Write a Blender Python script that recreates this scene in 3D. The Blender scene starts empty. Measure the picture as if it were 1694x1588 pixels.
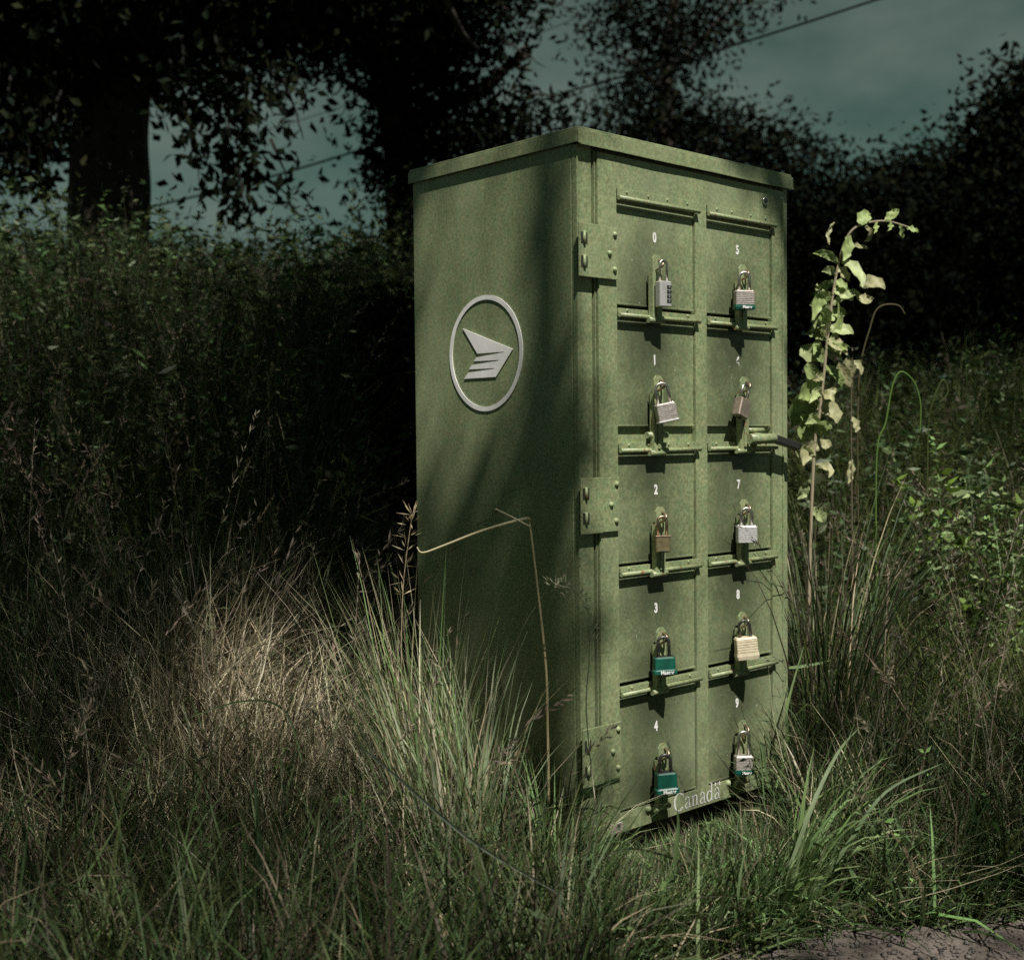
import bpy, bmesh, math, random
import numpy as np
from mathutils import Vector, Matrix, noise

random.seed(7)
rng = np.random.default_rng(11)
S = bpy.context.scene
COL = S.collection
PI = math.pi

# ------------------------------------------------------------------ camera
FPX, IW, IH = 2072.5, 1694.0, 1588.0
CAM = np.array([-1.7732, -1.7325, 0.8135])
YAW, PITCH, ROLL = 0.826517, -0.033696, -0.009561
fw = np.array([math.cos(YAW) * math.cos(PITCH), math.sin(YAW) * math.cos(PITCH), math.sin(PITCH)])
rt = np.array([math.sin(YAW), -math.cos(YAW), 0.0])
up = np.cross(rt, fw)
RT = rt * math.cos(ROLL) + up * math.sin(ROLL)
UP = -rt * math.sin(ROLL) + up * math.cos(ROLL)
cam_d = bpy.data.cameras.new("camera")
cam = bpy.data.objects.new("camera", cam_d)
COL.objects.link(cam)
cam.matrix_world = Matrix([[RT[0], UP[0], -fw[0], CAM[0]], [RT[1], UP[1], -fw[1], CAM[1]],
                           [RT[2], UP[2], -fw[2], CAM[2]], [0, 0, 0, 1]])
cam_d.sensor_width = 36.0
cam_d.sensor_fit = 'HORIZONTAL'
cam_d.lens = 36.0 * FPX / IW
cam_d.clip_start = 0.05
cam_d.clip_end = 600
cam_d.dof.use_dof = True
cam_d.dof.focus_distance = 2.65
cam_d.dof.aperture_fstop = 4.2
S.camera = cam

# plan axes of the view: u runs forward, v to the right, both on the ground
UX, UY = math.cos(YAW), math.sin(YAW)
def uv(u, v):
    return CAM[0] + u * UX + v * UY, CAM[1] + u * UY - v * UX
def to_uv(x, y):
    dx, dy = x - CAM[0], y - CAM[1]
    return dx * UX + dy * UY, dx * UY - dy * UX
def at(px, py, u):
    """world point at distance u measured on photograph position px, py"""
    return Vector(CAM + (fw + RT * ((px - IW / 2) / FPX) + UP * ((IH / 2 - py) / FPX)) * u)

# ------------------------------------------------------------------ world, sun, exposure
SUN_DIR = Vector((-0.24, -0.50, 0.84)).normalized()     # towards the sun
SUN_EL = math.asin(SUN_DIR.z)
W = bpy.data.worlds.new("World"); S.world = W; W.use_nodes = True
nt = W.node_tree; nt.nodes.clear()
def N(t, kind, **kw):
    n = t.nodes.new(kind)
    for k, v in kw.items(): setattr(n, k, v)
    return n
sky = N(nt, 'ShaderNodeTexSky'); sky.sky_type = 'NISHITA'; sky.sun_disc = False
sky.sun_elevation = SUN_EL; sky.sun_rotation = math.atan2(SUN_DIR.x, SUN_DIR.y)
tint = N(nt, 'ShaderNodeMix', data_type='RGBA', blend_type='MULTIPLY'); tint.inputs[0].default_value = 1
tint.inputs[7].default_value = (0.10, 0.30, 0.165, 1)
nt.links.new(sky.outputs[0], tint.inputs[6])
tc = N(nt, 'ShaderNodeTexCoord')
mp = N(nt, 'ShaderNodeMapping'); mp.inputs['Scale'].default_value = (1, 1, 2.2); mp.inputs['Location'].default_value = (0.0, 2.7, 1.6)
nt.links.new(tc.outputs['Generated'], mp.inputs[0])
cn = N(nt, 'ShaderNodeTexNoise'); cn.inputs['Scale'].default_value = 3.0; cn.inputs['Detail'].default_value = 6; cn.inputs['Roughness'].default_value = 0.55
nt.links.new(mp.outputs[0], cn.inputs['Vector'])
cr = N(nt, 'ShaderNodeValToRGB'); cr.color_ramp.elements[0].position = 0.36; cr.color_ramp.elements[1].position = 0.62
nt.links.new(cn.outputs['Fac'], cr.inputs[0])
cm = N(nt, 'ShaderNodeMix', data_type='RGBA'); cm.inputs[7].default_value = (1.75, 2.45, 2.15, 1)
nt.links.new(cr.outputs[0], cm.inputs[0]); nt.links.new(tint.outputs[2], cm.inputs[6])
bg = N(nt, 'ShaderNodeBackground'); bg.inputs[1].default_value = 0.05
sz = N(nt, 'ShaderNodeSeparateXYZ'); nt.links.new(tc.outputs['Generated'], sz.inputs[0])
hz_ = N(nt, 'ShaderNodeMapRange'); hz_.inputs['From Min'].default_value = 0.05; hz_.inputs['From Max'].default_value = 0.45; hz_.inputs['To Min'].default_value = 1.35; hz_.inputs['To Max'].default_value = 0.72
nt.links.new(sz.outputs['Z'], hz_.inputs['Value'])
hm = N(nt, 'ShaderNodeVectorMath', operation='SCALE'); nt.links.new(cm.outputs[2], hm.inputs[0]); nt.links.new(hz_.outputs[0], hm.inputs['Scale'])
nt.links.new(hm.outputs[0], bg.inputs[0])
wo = N(nt, 'ShaderNodeOutputWorld'); nt.links.new(bg.outputs[0], wo.inputs[0])

sun_d = bpy.data.lights.new("sun", 'SUN'); sun_d.energy = 5.0; sun_d.angle = math.radians(0.5); sun_d.color = (1.0, 0.955, 0.87)
sun = bpy.data.objects.new("sun", sun_d); COL.objects.link(sun)
sun.rotation_euler = (-SUN_DIR).to_track_quat('-Z', 'Y').to_euler()
S.view_settings.view_transform = 'Standard'; S.view_settings.look = 'None'
S.view_settings.exposure = 0.3; S.view_settings.gamma = 1.0; S.view_settings.use_curve_mapping = False
S.cycles.use_denoising = False
S.cycles.max_bounces = 6; S.cycles.transparent_max_bounces = 8

# ------------------------------------------------------------------ materials
def mat(name, col, rough=0.6, metal=0.0, var=0.0, scale=20.0, bump=0.0, bscale=200.0, spec=0.5, col2=None, detail=5.0):
    m = bpy.data.materials.new(name); m.use_nodes = True
    t = m.node_tree; b = t.nodes['Principled BSDF']
    b.inputs['Roughness'].default_value = rough; b.inputs['Metallic'].default_value = metal
    b.inputs['Specular IOR Level'].default_value = spec
    c = N(t, 'ShaderNodeTexCoord')
    if var > 0 or col2:
        n = N(t, 'ShaderNodeTexNoise'); n.inputs['Scale'].default_value = scale; n.inputs['Detail'].default_value = detail
        n.inputs['Roughness'].default_value = 0.65
        t.links.new(c.outputs['Object'], n.inputs['Vector'])
        r = N(t, 'ShaderNodeValToRGB'); e = r.color_ramp.elements
        e[0].position = 0.3; e[1].position = 0.7
        c2 = col2 or tuple(x * (1 + var) for x in col); c1 = tuple(x * (1 - var) for x in col) if not col2 else col
        e[0].color = (*c1, 1); e[1].color = (*c2, 1)
        t.links.new(n.outputs['Fac'], r.inputs[0]); t.links.new(r.outputs[0], b.inputs['Base Color'])
    else:
        b.inputs['Base Color'].default_value = (*col, 1)
    if bump > 0:
        n2 = N(t, 'ShaderNodeTexNoise'); n2.inputs['Scale'].default_value = bscale; n2.inputs['Detail'].default_value = 3
        t.links.new(c.outputs['Object'], n2.inputs['Vector'])
        bp = N(t, 'ShaderNodeBump'); bp.inputs['Strength'].default_value = bump; bp.inputs['Distance'].default_value = 0.002
        t.links.new(n2.outputs['Fac'], bp.inputs['Height']); t.links.new(bp.outputs[0], b.inputs['Normal'])
    return m

def paint_mat(name, base, rough=0.42, grime=0.5, rust=0.0, hasp_shades=()):
    """old green enamel: mottled, dusty, with small chips"""
    m = bpy.data.materials.new(name); m.use_nodes = True
    t = m.node_tree; b = t.nodes['Principled BSDF']; L = t.links.new
    g = N(t, 'ShaderNodeNewGeometry')
    def noise_(scale, detail=4, rg=0.6, stretch=None):
        n = N(t, 'ShaderNodeTexNoise'); n.inputs['Scale'].default_value = scale; n.inputs['Detail'].default_value = detail
        n.inputs['Roughness'].default_value = rg
        if stretch:
            mm = N(t, 'ShaderNodeMapping'); mm.inputs['Scale'].default_value = stretch
            L(g.outputs['Position'], mm.inputs[0]); L(mm.outputs[0], n.inputs['Vector'])
        else: L(g.outputs['Position'], n.inputs['Vector'])
        return n.outputs['Fac']
    def ramp(fac, a, ca, z, cz):
        r = N(t, 'ShaderNodeValToRGB'); e = r.color_ramp.elements
        e[0].position = a; e[1].position = z; e[0].color = (*ca, 1); e[1].color = (*cz, 1); L(fac, r.inputs[0]); return r.outputs[0]
    def mix(fac, a, bb, mode='MIX'):
        x = N(t, 'ShaderNodeMix', data_type='RGBA', blend_type=mode)
        if isinstance(fac, float): x.inputs[0].default_value = fac
        else: L(fac, x.inputs[0])
        for s, v in ((6, a), (7, bb)):
            if isinstance(v, tuple): x.inputs[s].default_value = (*v, 1)
            else: L(v, x.inputs[s])
        return x.outputs[2]
    c_ = tuple(base)
    fine = ramp(noise_(150, 3, 0.75), 0.34, tuple(x * f for x, f in zip(c_, (0.64, 0.66, 0.64))), 0.66, tuple(x * f for x, f in zip(c_, (1.34, 1.30, 1.32))))
    hue = ramp(noise_(60, 4), 0.4, (0.93, 1.0, 0.93), 0.62, (1.10, 1.0, 0.95))
    c = mix(1.0, fine, hue, 'MULTIPLY')
    fade = ramp(noise_(3.5, 5), 0.35, (0.78, 0.8, 0.78), 0.7, (1.14, 1.12, 1.12))
    c = mix(1.0, c, fade, 'MULTIPLY')
    streak = ramp(noise_(9, 5, 0.7, (6, 6, 0.5)), 0.56, (0, 0, 0), 0.78, (1, 1, 1))
    sf = N(t, 'ShaderNodeMath', operation='MULTIPLY'); sf.inputs[1].default_value = 0.35 * grime; L(streak, sf.inputs[0])
    c = mix(sf.outputs[0], c, (0.10, 0.095, 0.065))
    # soft rub marks and runs of dirt, shaped by broad noise, and splashed mud near the ground
    smear = ramp(noise_(13, 6, 0.6, (1, 1, 0.45)), 0.44, (0, 0, 0), 0.75, (0.75 * grime,) * 3)
    c = mix(smear, c, tuple(x * 0.25 for x in c_))
    sp = N(t, 'ShaderNodeSeparateXYZ'); L(g.outputs['Position'], sp.inputs[0])
    mr = N(t, 'ShaderNodeMapRange'); mr.inputs['From Min'].default_value = 0.42; mr.inputs['From Max'].default_value = -0.02; mr.inputs['To Min'].default_value = 0; mr.inputs['To Max'].default_value = 1
    L(sp.outputs['Z'], mr.inputs['Value'])
    mm_ = N(t, 'ShaderNodeMath', operation='MULTIPLY'); L(mr.outputs[0], mm_.inputs[0]); L(ramp(noise_(34, 6, 0.7), 0.42, (0, 0, 0), 0.66, (0.8, 0.8, 0.8)), mm_.inputs[1])
    c = mix(mm_.outputs[0], c, (0.085, 0.08, 0.055))
    fadeup = ramp(noise_(5, 3, 0.5, (1, 1, 0.4)), 0.5, (0, 0, 0), 0.72, (0.35, 0.35, 0.35))
    c = mix(fadeup, c, (0.34, 0.38, 0.24))
    if hasp_shades:                                       # shade round and below each hasp, put into the colour
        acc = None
        for (rx_, rz_) in hasp_shades:
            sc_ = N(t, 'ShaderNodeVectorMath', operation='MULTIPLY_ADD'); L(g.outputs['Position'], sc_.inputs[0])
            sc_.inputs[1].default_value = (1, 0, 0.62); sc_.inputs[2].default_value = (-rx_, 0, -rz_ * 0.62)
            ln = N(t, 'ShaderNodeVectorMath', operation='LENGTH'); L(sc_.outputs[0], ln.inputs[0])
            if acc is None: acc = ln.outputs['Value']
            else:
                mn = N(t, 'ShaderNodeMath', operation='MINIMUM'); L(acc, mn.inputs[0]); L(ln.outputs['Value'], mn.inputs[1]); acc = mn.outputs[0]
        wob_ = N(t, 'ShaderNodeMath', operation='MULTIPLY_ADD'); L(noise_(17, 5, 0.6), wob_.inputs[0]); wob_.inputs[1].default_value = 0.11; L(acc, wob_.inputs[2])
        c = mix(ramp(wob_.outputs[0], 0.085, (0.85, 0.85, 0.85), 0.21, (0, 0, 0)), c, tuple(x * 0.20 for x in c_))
    chip = ramp(noise_(95, 2, 0.5), 0.755, (0, 0, 0), 0.77, (1, 1, 1))
    c = mix(chip, c, (0.42, 0.40, 0.33))
    if rust:
        rf = ramp(noise_(70, 4), 0.60, (0, 0, 0), 0.66, (rust, rust, rust))
        c = mix(rf, c, (0.22, 0.07, 0.03))
    L(c, b.inputs['Base Color'])
    rr = ramp(noise_(40, 4), 0.3, (rough - 0.08,) * 3, 0.7, (rough + 0.16,) * 3); L(rr, b.inputs['Roughness'])
    bp = N(t, 'ShaderNodeBump'); bp.inputs['Strength'].default_value = 0.25; bp.inputs['Distance'].default_value = 0.001
    L(noise_(260, 2), bp.inputs['Height'])
    bp2 = N(t, 'ShaderNodeBump'); bp2.inputs['Strength'].default_value = 0.22; bp2.inputs['Distance'].default_value = 0.01
    L(noise_(6, 2), bp2.inputs['Height']); L(bp.outputs[0], bp2.inputs['Normal']); L(bp2.outputs[0], b.inputs['Normal'])
    return m

GREEN = (0.240, 0.292, 0.162)
M = {}
M['paint'] = paint_mat("green_enamel", GREEN)
M['paint_edge'] = paint_mat("green_enamel_worn", tuple(x * 1.15 for x in GREEN), rough=0.4, rust=0.8)
M['paint_roof'] = paint_mat("green_enamel_roof", tuple(x * 1.0 for x in GREEN), rough=0.4, rust=0.12)
M['paint_door'] = paint_mat("green_enamel_hasp_shade", GREEN, hasp_shades=[(x_, z_ - 0.09) for x_ in (0.213, 0.500) for z_ in (1.125, 0.87, 0.605, 0.36, 0.12)])  # door paint with the shade round the hasps in its colour
M['recess'] = mat("dark_recess", (0.018, 0.02, 0.014), 0.8)
M['white'] = mat("white_vinyl", (0.80, 0.79, 0.78), 0.55, var=0.16, scale=14, bump=0.1)
M['word'] = mat("grey_vinyl_print", (0.62, 0.62, 0.60), 0.6, var=0.2, scale=200)
M['steel'] = mat("zinc_steel", (0.52, 0.50, 0.46), 0.34, 1.0, var=0.25, scale=150, bump=0.2, bscale=500)
M['steel_warm'] = mat("tarnished_steel", (0.36, 0.28, 0.20), 0.42, 1.0, var=0.35, scale=120, bump=0.2)
M['steel_dark'] = mat("dark_steel", (0.10, 0.095, 0.09), 0.42, 0.8, var=0.3, scale=120)
M['lam'] = mat("laminated_steel", (0.50, 0.455, 0.42), 0.5, 0.55, var=0.3, scale=160, bump=0.3, bscale=400)
M['lam_pale'] = mat("galvanised_laminated_steel", (0.56, 0.56, 0.55), 0.55, 0.35, var=0.2, scale=160, bump=0.3, bscale=400)
M['alu'] = mat("brushed_aluminium", (0.55, 0.55, 0.54), 0.45, 0.5, var=0.12, scale=90, bump=0.15, bscale=400)
M['brass'] = mat("dull_brass", (0.22, 0.18, 0.10), 0.5, 0.6, var=0.35, scale=90)
M['bronze'] = mat("weathered_bronze", (0.30, 0.25, 0.20), 0.5, 0.6, var=0.3, scale=120)
M['vinyl'] = mat("green_vinyl_cover", (0.006, 0.085, 0.058), 0.4, var=0.3, scale=60)
M['cream'] = mat("cream_coated_steel", (0.60, 0.53, 0.38), 0.5, var=0.15, scale=70)
M['dial'] = mat("black_dial", (0.03, 0.03, 0.03), 0.4)
M['pink'] = mat("faded_sticker", (0.30, 0.23, 0.21), 0.7, var=0.2, scale=150)
M['cable'] = mat("black_cable", (0.004, 0.004, 0.004), 1.0, spec=0.0)
M['bark'] = mat("dark_bark", (0.045, 0.036, 0.028), 0.95, var=0.6, scale=9, bump=1.0, bscale=22, detail=8)
M['twig'] = mat("twig_bark", (0.015, 0.012, 0.010), 0.9)

def veg_mat(name, trans=0.25, rough=0.55, spec=0.25):
    m = bpy.data.materials.new(name); m.use_nodes = True
    t = m.node_tree; b = t.nodes['Principled BSDF']; out = t.nodes['Material Output']; L = t.links.new
    a = N(t, 'ShaderNodeVertexColor'); a.layer_name = "Col"
    L(a.outputs[0], b.inputs['Base Color']); b.inputs['Roughness'].default_value = rough
    b.inputs['Specular IOR Level'].default_value = spec
    tr = N(t, 'ShaderNodeBsdfTranslucent'); L(a.outputs[0], tr.inputs[0])
    mx = N(t, 'ShaderNodeMixShader'); mx.inputs[0].default_value = trans
    L(b.outputs[0], mx.inputs[1]); L(tr.outputs[0], mx.inputs[2]); L(mx.outputs[0], out.inputs[0])
    return m
M['grass'] = veg_mat("grass_blades", 0.28)
M['leaf'] = veg_mat("leaves", 0.25, 0.5, 0.3)
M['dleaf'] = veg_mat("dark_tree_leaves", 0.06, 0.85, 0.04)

# ------------------------------------------------------------------ object helpers
def tag(o, label=None, cat=None, group=None, kind=None):
    if label: o['label'] = label
    if cat: o['category'] = cat
    if group: o['group'] = group
    if kind: o['kind'] = kind
    return o
def empty(name, loc=(0, 0, 0), rot=(0, 0, 0)):
    o = bpy.data.objects.new(name, None); o.location = loc; o.rotation_euler = rot
    o.empty_display_size = 0.05
    COL.objects.link(o); return o
def link(name, me, m, parent=None, loc=None, rot=None, smooth=False):
    o = bpy.data.objects.new(name, me)
    if m is not None and not me.materials: me.materials.append(m)
    if parent is not None: o.parent = parent
    if loc is not None: o.location = loc
    if rot is not None: o.rotation_euler = rot
    if smooth:
        for p in me.polygons: p.use_smooth = True
    COL.objects.link(o); return o
class MB:
    """collects simple shapes into one mesh"""
    def __init__(s): s.bm = bmesh.new()
    def box(s, x0, x1, y0, y1, z0, z1, bev=0.0, rot=None, piv=None):
        r = bmesh.ops.create_cube(s.bm, size=1.0)['verts']
        for v in r:
            v.co = Vector(((x0 + x1) / 2 + v.co.x * (x1 - x0), (y0 + y1) / 2 + v.co.y * (y1 - y0), (z0 + z1) / 2 + v.co.z * (z1 - z0)))
        if rot is not None:
            for v in r: v.co = piv + rot @ (v.co - piv)
        if bev:
            ed = list({e for v in r for e in v.link_edges})
            bmesh.ops.bevel(s.bm, geom=ed, offset=bev, segments=2, affect='EDGES', profile=0.5)
        return s
    def tube(s, pts, rad, n=10, cap=True):
        pts = [Vector(p) for p in pts]
        rads = rad if isinstance(rad, (list, tuple)) else [rad] * len(pts)
        rings = []
        prev = None
        for i, p in enumerate(pts):
            d = (pts[min(i + 1, len(pts) - 1)] - pts[max(i - 1, 0)]).normalized()
            if prev is None:
                a = Vector((0, 0, 1)) if abs(d.z) < 0.9 else Vector((1, 0, 0))
                x = d.cross(a).normalized()
            else:
                x = (prev - d * prev.dot(d)).normalized()
            prev = x; y = d.cross(x)
            rings.append([s.bm.verts.new(p + (x * math.cos(2 * PI * k / n) + y * math.sin(2 * PI * k / n)) * rads[i]) for k in range(n)])
        for a, b in zip(rings, rings[1:]):
            for k in range(n):
                s.bm.faces.new((a[k], a[(k + 1) % n], b[(k + 1) % n], b[k])).smooth = True
        if cap:
            s.bm.faces.new(rings[0][::-1]); s.bm.faces.new(rings[-1])
        return s
    def loft(s, prof, n=6):
        """rounded-rectangle sections: (z, halfwidth, halfthick, cornerradius)"""
        rings = []
        for z, w, t, r in prof:
            ring = []
            for cx, cy, a0 in ((w - r, t - r, 0), (-w + r, t - r, PI / 2), (-w + r, -t + r, PI), (w - r, -t + r, 1.5 * PI)):
                for k in range(n + 1):
                    a = a0 + PI / 2 * k / n
                    ring.append(s.bm.verts.new((cx + r * math.cos(a), cy + r * math.sin(a), z)))
            rings.append(ring)
        for a, b in zip(rings, rings[1:]):
            m_ = len(a)
            for k in range(m_): s.bm.faces.new((a[k], a[(k + 1) % m_], b[(k + 1) % m_], b[k]))
        s.bm.faces.new(rings[0][::-1]); s.bm.faces.new(rings[-1])
        return s
    def prism(s, outline, y0, y1):
        """outline of (x, z) extruded from y0 to y1"""
        f = [s.bm.verts.new((x, y0, z)) for x, z in outline]; b = [s.bm.verts.new((x, y1, z)) for x, z in outline]
        s.bm.faces.new(f); s.bm.faces.new(b[::-1])
        for k in range(len(f)):
            j = (k + 1) % len(f)
            s.bm.faces.new((f[k], b[k], b[j], f[j]))
        return s
    def dome(s, c, r, hgt, ax=(0, -1, 0), n=10):
        ax = Vector(ax); q = ax.to_track_quat('Z', 'Y')
        rings = []
        for i in range(4):
            a = PI / 2 * i / 4
            rings.append([s.bm.verts.new(Vector(c) + q @ Vector((r * math.cos(a) * math.cos(2 * PI * k / n), r * math.cos(a) * math.sin(2 * PI * k / n), hgt * math.sin(a)))) for k in range(n)])
        top = s.bm.verts.new(Vector(c) + ax * hgt)
        for a, b in zip(rings, rings[1:]):
            for k in range(n): s.bm.faces.new((a[k], a[(k + 1) % n], b[(k + 1) % n], b[k])).smooth = True
        for k in range(n): s.bm.faces.new((rings[-1][k], rings[-1][(k + 1) % n], top)).smooth = True
        return s
    def mesh(s, name):
        bmesh.ops.recalc_face_normals(s.bm, faces=s.bm.faces)
        me = bpy.data.meshes.new(name); s.bm.to_mesh(me); s.bm.free(); return me
    def build(s, name, m, parent=None, loc=None, rot=None):
        return link(name, s.mesh(name), m, parent, loc, rot)

def np_mesh(name, verts, faces, cols, m, parent=None, smooth=False):
    """verts (N,3), faces (M,4) of quads, cols (N,3) real colours of the material"""
    verts = np.ascontiguousarray(verts, dtype=np.float32); faces = np.ascontiguousarray(faces, dtype=np.int32)
    k = faces.shape[1]
    me = bpy.data.meshes.new(name)
    me.vertices.add(len(verts)); me.vertices.foreach_set("co", verts.ravel())
    me.loops.add(faces.size); me.loops.foreach_set("vertex_index", faces.ravel())
    me.polygons.add(len(faces)); me.polygons.foreach_set("loop_start", np.arange(0, faces.size, k, dtype=np.int32))
    try: me.polygons.foreach_set("loop_total", np.full(len(faces), k, dtype=np.int32))
    except Exception: pass
    if smooth: me.polygons.foreach_set("use_smooth", np.ones(len(faces), dtype=bool))
    me.update(calc_edges=True)
    if cols is not None:
        at_ = me.color_attributes.new("Col", 'FLOAT_COLOR', 'POINT')
        c4 = np.ones((len(verts), 4), dtype=np.float32); c4[:, :3] = cols
        at_.data.foreach_set("color", c4.ravel())
    return link(name, me, m, parent)

# ------------------------------------------------------------------ terrain
def sm(a, b, x):
    t = np.clip((x - a) / (b - a), 0, 1); return t * t * (3 - 2 * t)
def wob(x, y, s, ph=0.0):
    return (np.sin(x * s + ph) * np.cos(y * s * 1.3 - ph * 1.7) + 0.5 * np.sin(x * s * 2.3 - y * s * 1.9 + ph * 2.1)) / 1.5
def height(x, y):
    x = np.asarray(x, float); y = np.asarray(y, float)
    u, v = to_uv(x, y)
    z = -0.10 + 0 * x
    left = sm(0.05, -0.75, v - 0.02 * u)
    z = z + 1.18 * sm(2.55, 6.2, u) * left
    z = z + 0.62 * sm(3.7, 6.5, u) * (1 - left)
    z = z + 0.22 * np.exp(-(((u - 3.0) / 0.55) ** 2 + ((v + 0.75) / 0.5) ** 2))     # straw heap
    z = z + 0.03 * wob(x, y, 2.1) * sm(2.3, 3.2, u + 0 * x) + 0.012 * wob(x, y, 7.0, 1.0)
    z = z - 0.02 * sm(0.2, 1.2, v) * sm(2.8, 2.0, u)
    near = np.exp(-(((x - 0.35) / 0.65) ** 4 + ((y - 0.26) / 0.55) ** 4))
    z = z * (1 - near) + (-0.09) * near
    return z
def gravel_edge(x, y):
    """>0 on the gravel shoulder"""
    u, v = to_uv(x, y)
    return (2.37 - u) + 0.75 * (v - 0.62) * (v < 0.62) + 0.06 * wob(x, y, 6.0) - 0.35 * sm(0.4, -0.2, v)

def axis(a, b, c, fine, coarse_n):
    g = np.arange(b[0], b[1] + 1e-6, fine)
    l = b[0] - (b[0] - a) * (np.linspace(1, 0, coarse_n, endpoint=False) ** 2)
    r = b[1] + (c - b[1]) * (np.linspace(0, 1, coarse_n + 1)[1:] ** 2)
    return np.concatenate([l, g, r])
gx = axis(-250, (-4, 8), 250, 0.08, 30); gy = axis(-250, (-4, 8), 250, 0.08, 30)
GX, GY = np.meshgrid(gx, gy, indexing='ij')
GV = np.stack([GX, GY, height(GX, GY)], -1).reshape(-1, 3)
ni, nj = len(gx), len(gy)
idx = np.arange(ni * nj).reshape(ni, nj)
GF = np.stack([idx[:-1, :-1], idx[1:, :-1], idx[1:, 1:], idx[:-1, 1:]], -1).reshape(-1, 4)
M['soil'] = mat("litter_soil", (0.008, 0.007, 0.005), 0.95, col2=(0.028, 0.024, 0.015), scale=30, bump=1.0, bscale=90)
tag(np_mesh("ground", GV, GF, None, M['soil'], smooth=True), "dark earth bank covered by tall grass", kind='structure')

# gravel shoulder: its own sheet just above the earth
M['gravel'] = mat("dusty_gravel", (0.055, 0.045, 0.038), 0.95, col2=(0.17, 0.14, 0.12), scale=110, bump=1.0, bscale=170, detail=8)
g1 = np.arange(-3.2, 6.0, 0.05); g2 = np.arange(-6.5, 0.6, 0.05)
A, B = np.meshgrid(g1, g2, indexing='ij'); keep = gravel_edge(A, B) > 0
ZV = height(A, B) + 0.006 + 0.004 * wob(A, B, 31.0)
idx = np.arange(A.size).reshape(A.shape)
q = np.stack([idx[:-1, :-1], idx[1:, :-1], idx[1:, 1:], idx[:-1, 1:]], -1)
kq = keep[:-1, :-1] & keep[1:, :-1] & keep[1:, 1:] & keep[:-1, 1:]
tag(np_mesh("gravel_shoulder", np.stack([A, B, ZV], -1).reshape(-1, 3), q[kq], None, M['gravel'], smooth=True), "pale gravel road shoulder in front of the grass", kind='structure')
# loose pebbles
oct_v = np.array([[1, 0, 0], [-1, 0, 0], [0, 1, 0], [0, -1, 0], [0, 0, 1], [0, 0, -1]], float)
oct_f = np.array([[0, 2, 4], [2, 1, 4], [1, 3, 4], [3, 0, 4], [2, 0, 5], [1, 2, 5], [3, 1, 5], [0, 3, 5]])
n = 9000
pu = rng.uniform(1.7, 2.75, n); pv = rng.uniform(0.1, 1.5, n); px_, py_ = uv(pu, pv)
k = gravel_edge(px_, py_) > rng.uniform(-0.12, 0.05, n); px_, py_ = px_[k], py_[k]; n = len(px_)
sz = 0.0022 + 0.006 * rng.random(n) ** 3
V = oct_v[None] * sz[:, None, None] * rng.uniform(0.6, 1.3, (n, 6, 1)) * np.array([1, 1, 0.6])
V = V + np.stack([px_, py_, height(px_, py_) + 0.008], -1)[:, None, :]
pc = np.repeat(rng.uniform(0.05, 0.22, n)[:, None] * np.array([[1.0, 0.9, 0.82]]), 6, 0)
tag(np_mesh("pebbles", V.reshape(-1, 3), (oct_f[None] + 6 * np.arange(n)[:, None, None]).reshape(-1, 3), pc, M['grass']), "loose pebbles on the gravel shoulder", kind='stuff')

# ------------------------------------------------------------------ mailbox cabinet
BW, BD, BH = 0.702, 0.516, 1.392
box = empty("mailbox_cabinet", (0, 0, -0.09))
tag(box, "tall green metal community mailbox cabinet with ten numbered padlocked doors", "mailbox")
Zo = 0.09
def part(mb, name, m, parent=box):
    o = mb.build(name, m, parent)
    if parent is box: o.location = (0, 0, Zo)
    return o
part(MB().box(0.0, BW, 0.012, BD, 0.0, BH, 0.003), "cabinet_shell", M['paint'])
part(MB().box(0.05, BW - 0.05, 0.05, BD - 0.05, -0.10, 0.0), "base_plinth", M['steel_dark'])
# flanges round the big door
part(MB().box(0.0, 0.041, -0.003, 0.0118, 0.0, 1.388, 0.0015), "front_flange", M['paint'])
part(MB().box(0.6845, BW, -0.003, 0.0118, 0.0, 1.388, 0.0015), "front_flange", M['paint'])
COLS = ((0.107, 0.356), (0.3945, 0.634))
RODS = (1.297, 1.062, 0.788, 0.536, 0.290)
STRIP = (1.3145, 1.0735, 0.8005, 0.5475, 0.3015)      # tops of the riveted strips
BOT = (1.081, 0.834, 0.5535, 0.3095, 0.046)
# the big front door: stiles and rails round ten openings
d = MB()
yf, yb = -0.009, 0.008
DX0, DX1, DZ0, DZ1 = 0.0525, 0.6805, 0.003, 1.378
d.box(DX0, COLS[0][0], yf, yb, DZ0, DZ1); d.box(COLS[0][1], COLS[1][0], yf, yb, DZ0, DZ1); d.box(COLS[1][1], DX1, yf, yb, DZ0, DZ1)
for c0, c1 in COLS:
    d.box(c0, c1, yf, yb, STRIP[0], DZ1); d.box(c0, c1, yf, yb, DZ0, BOT[4] - 0.004)
    for k in range(1, 5):
        d.box(c0, c1, yf + 0.002, yb, RODS[k] - 0.003, STRIP[k])
bmesh.ops.remove_doubles(d.bm, verts=d.bm.verts, dist=1e-5)
fd = part(d, "front_door", M['paint'])
part(MB().box(0.0413, 0.0522, 0.0105, 0.0118, 0.0, 1.38), "door_gap", M['recess'])
part(MB().box(0.0468, 0.0488, -0.005, 0.0102, 0.0, 1.38), "gap_strip", M['paint'])
part(MB().box(DX0 + 0.002, DX1 - 0.002, 0.0084, 0.0116, 0.006, 1.37), "door_backing", M['recess'])
for c0, c1 in COLS: part(MB().box(c0 + 0.0002, c1 - 0.0002, 0.0035, 0.0075, STRIP[2] + 0.0002, BOT[1] + 0.004), 'slot_plate', M['paint'])
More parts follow.
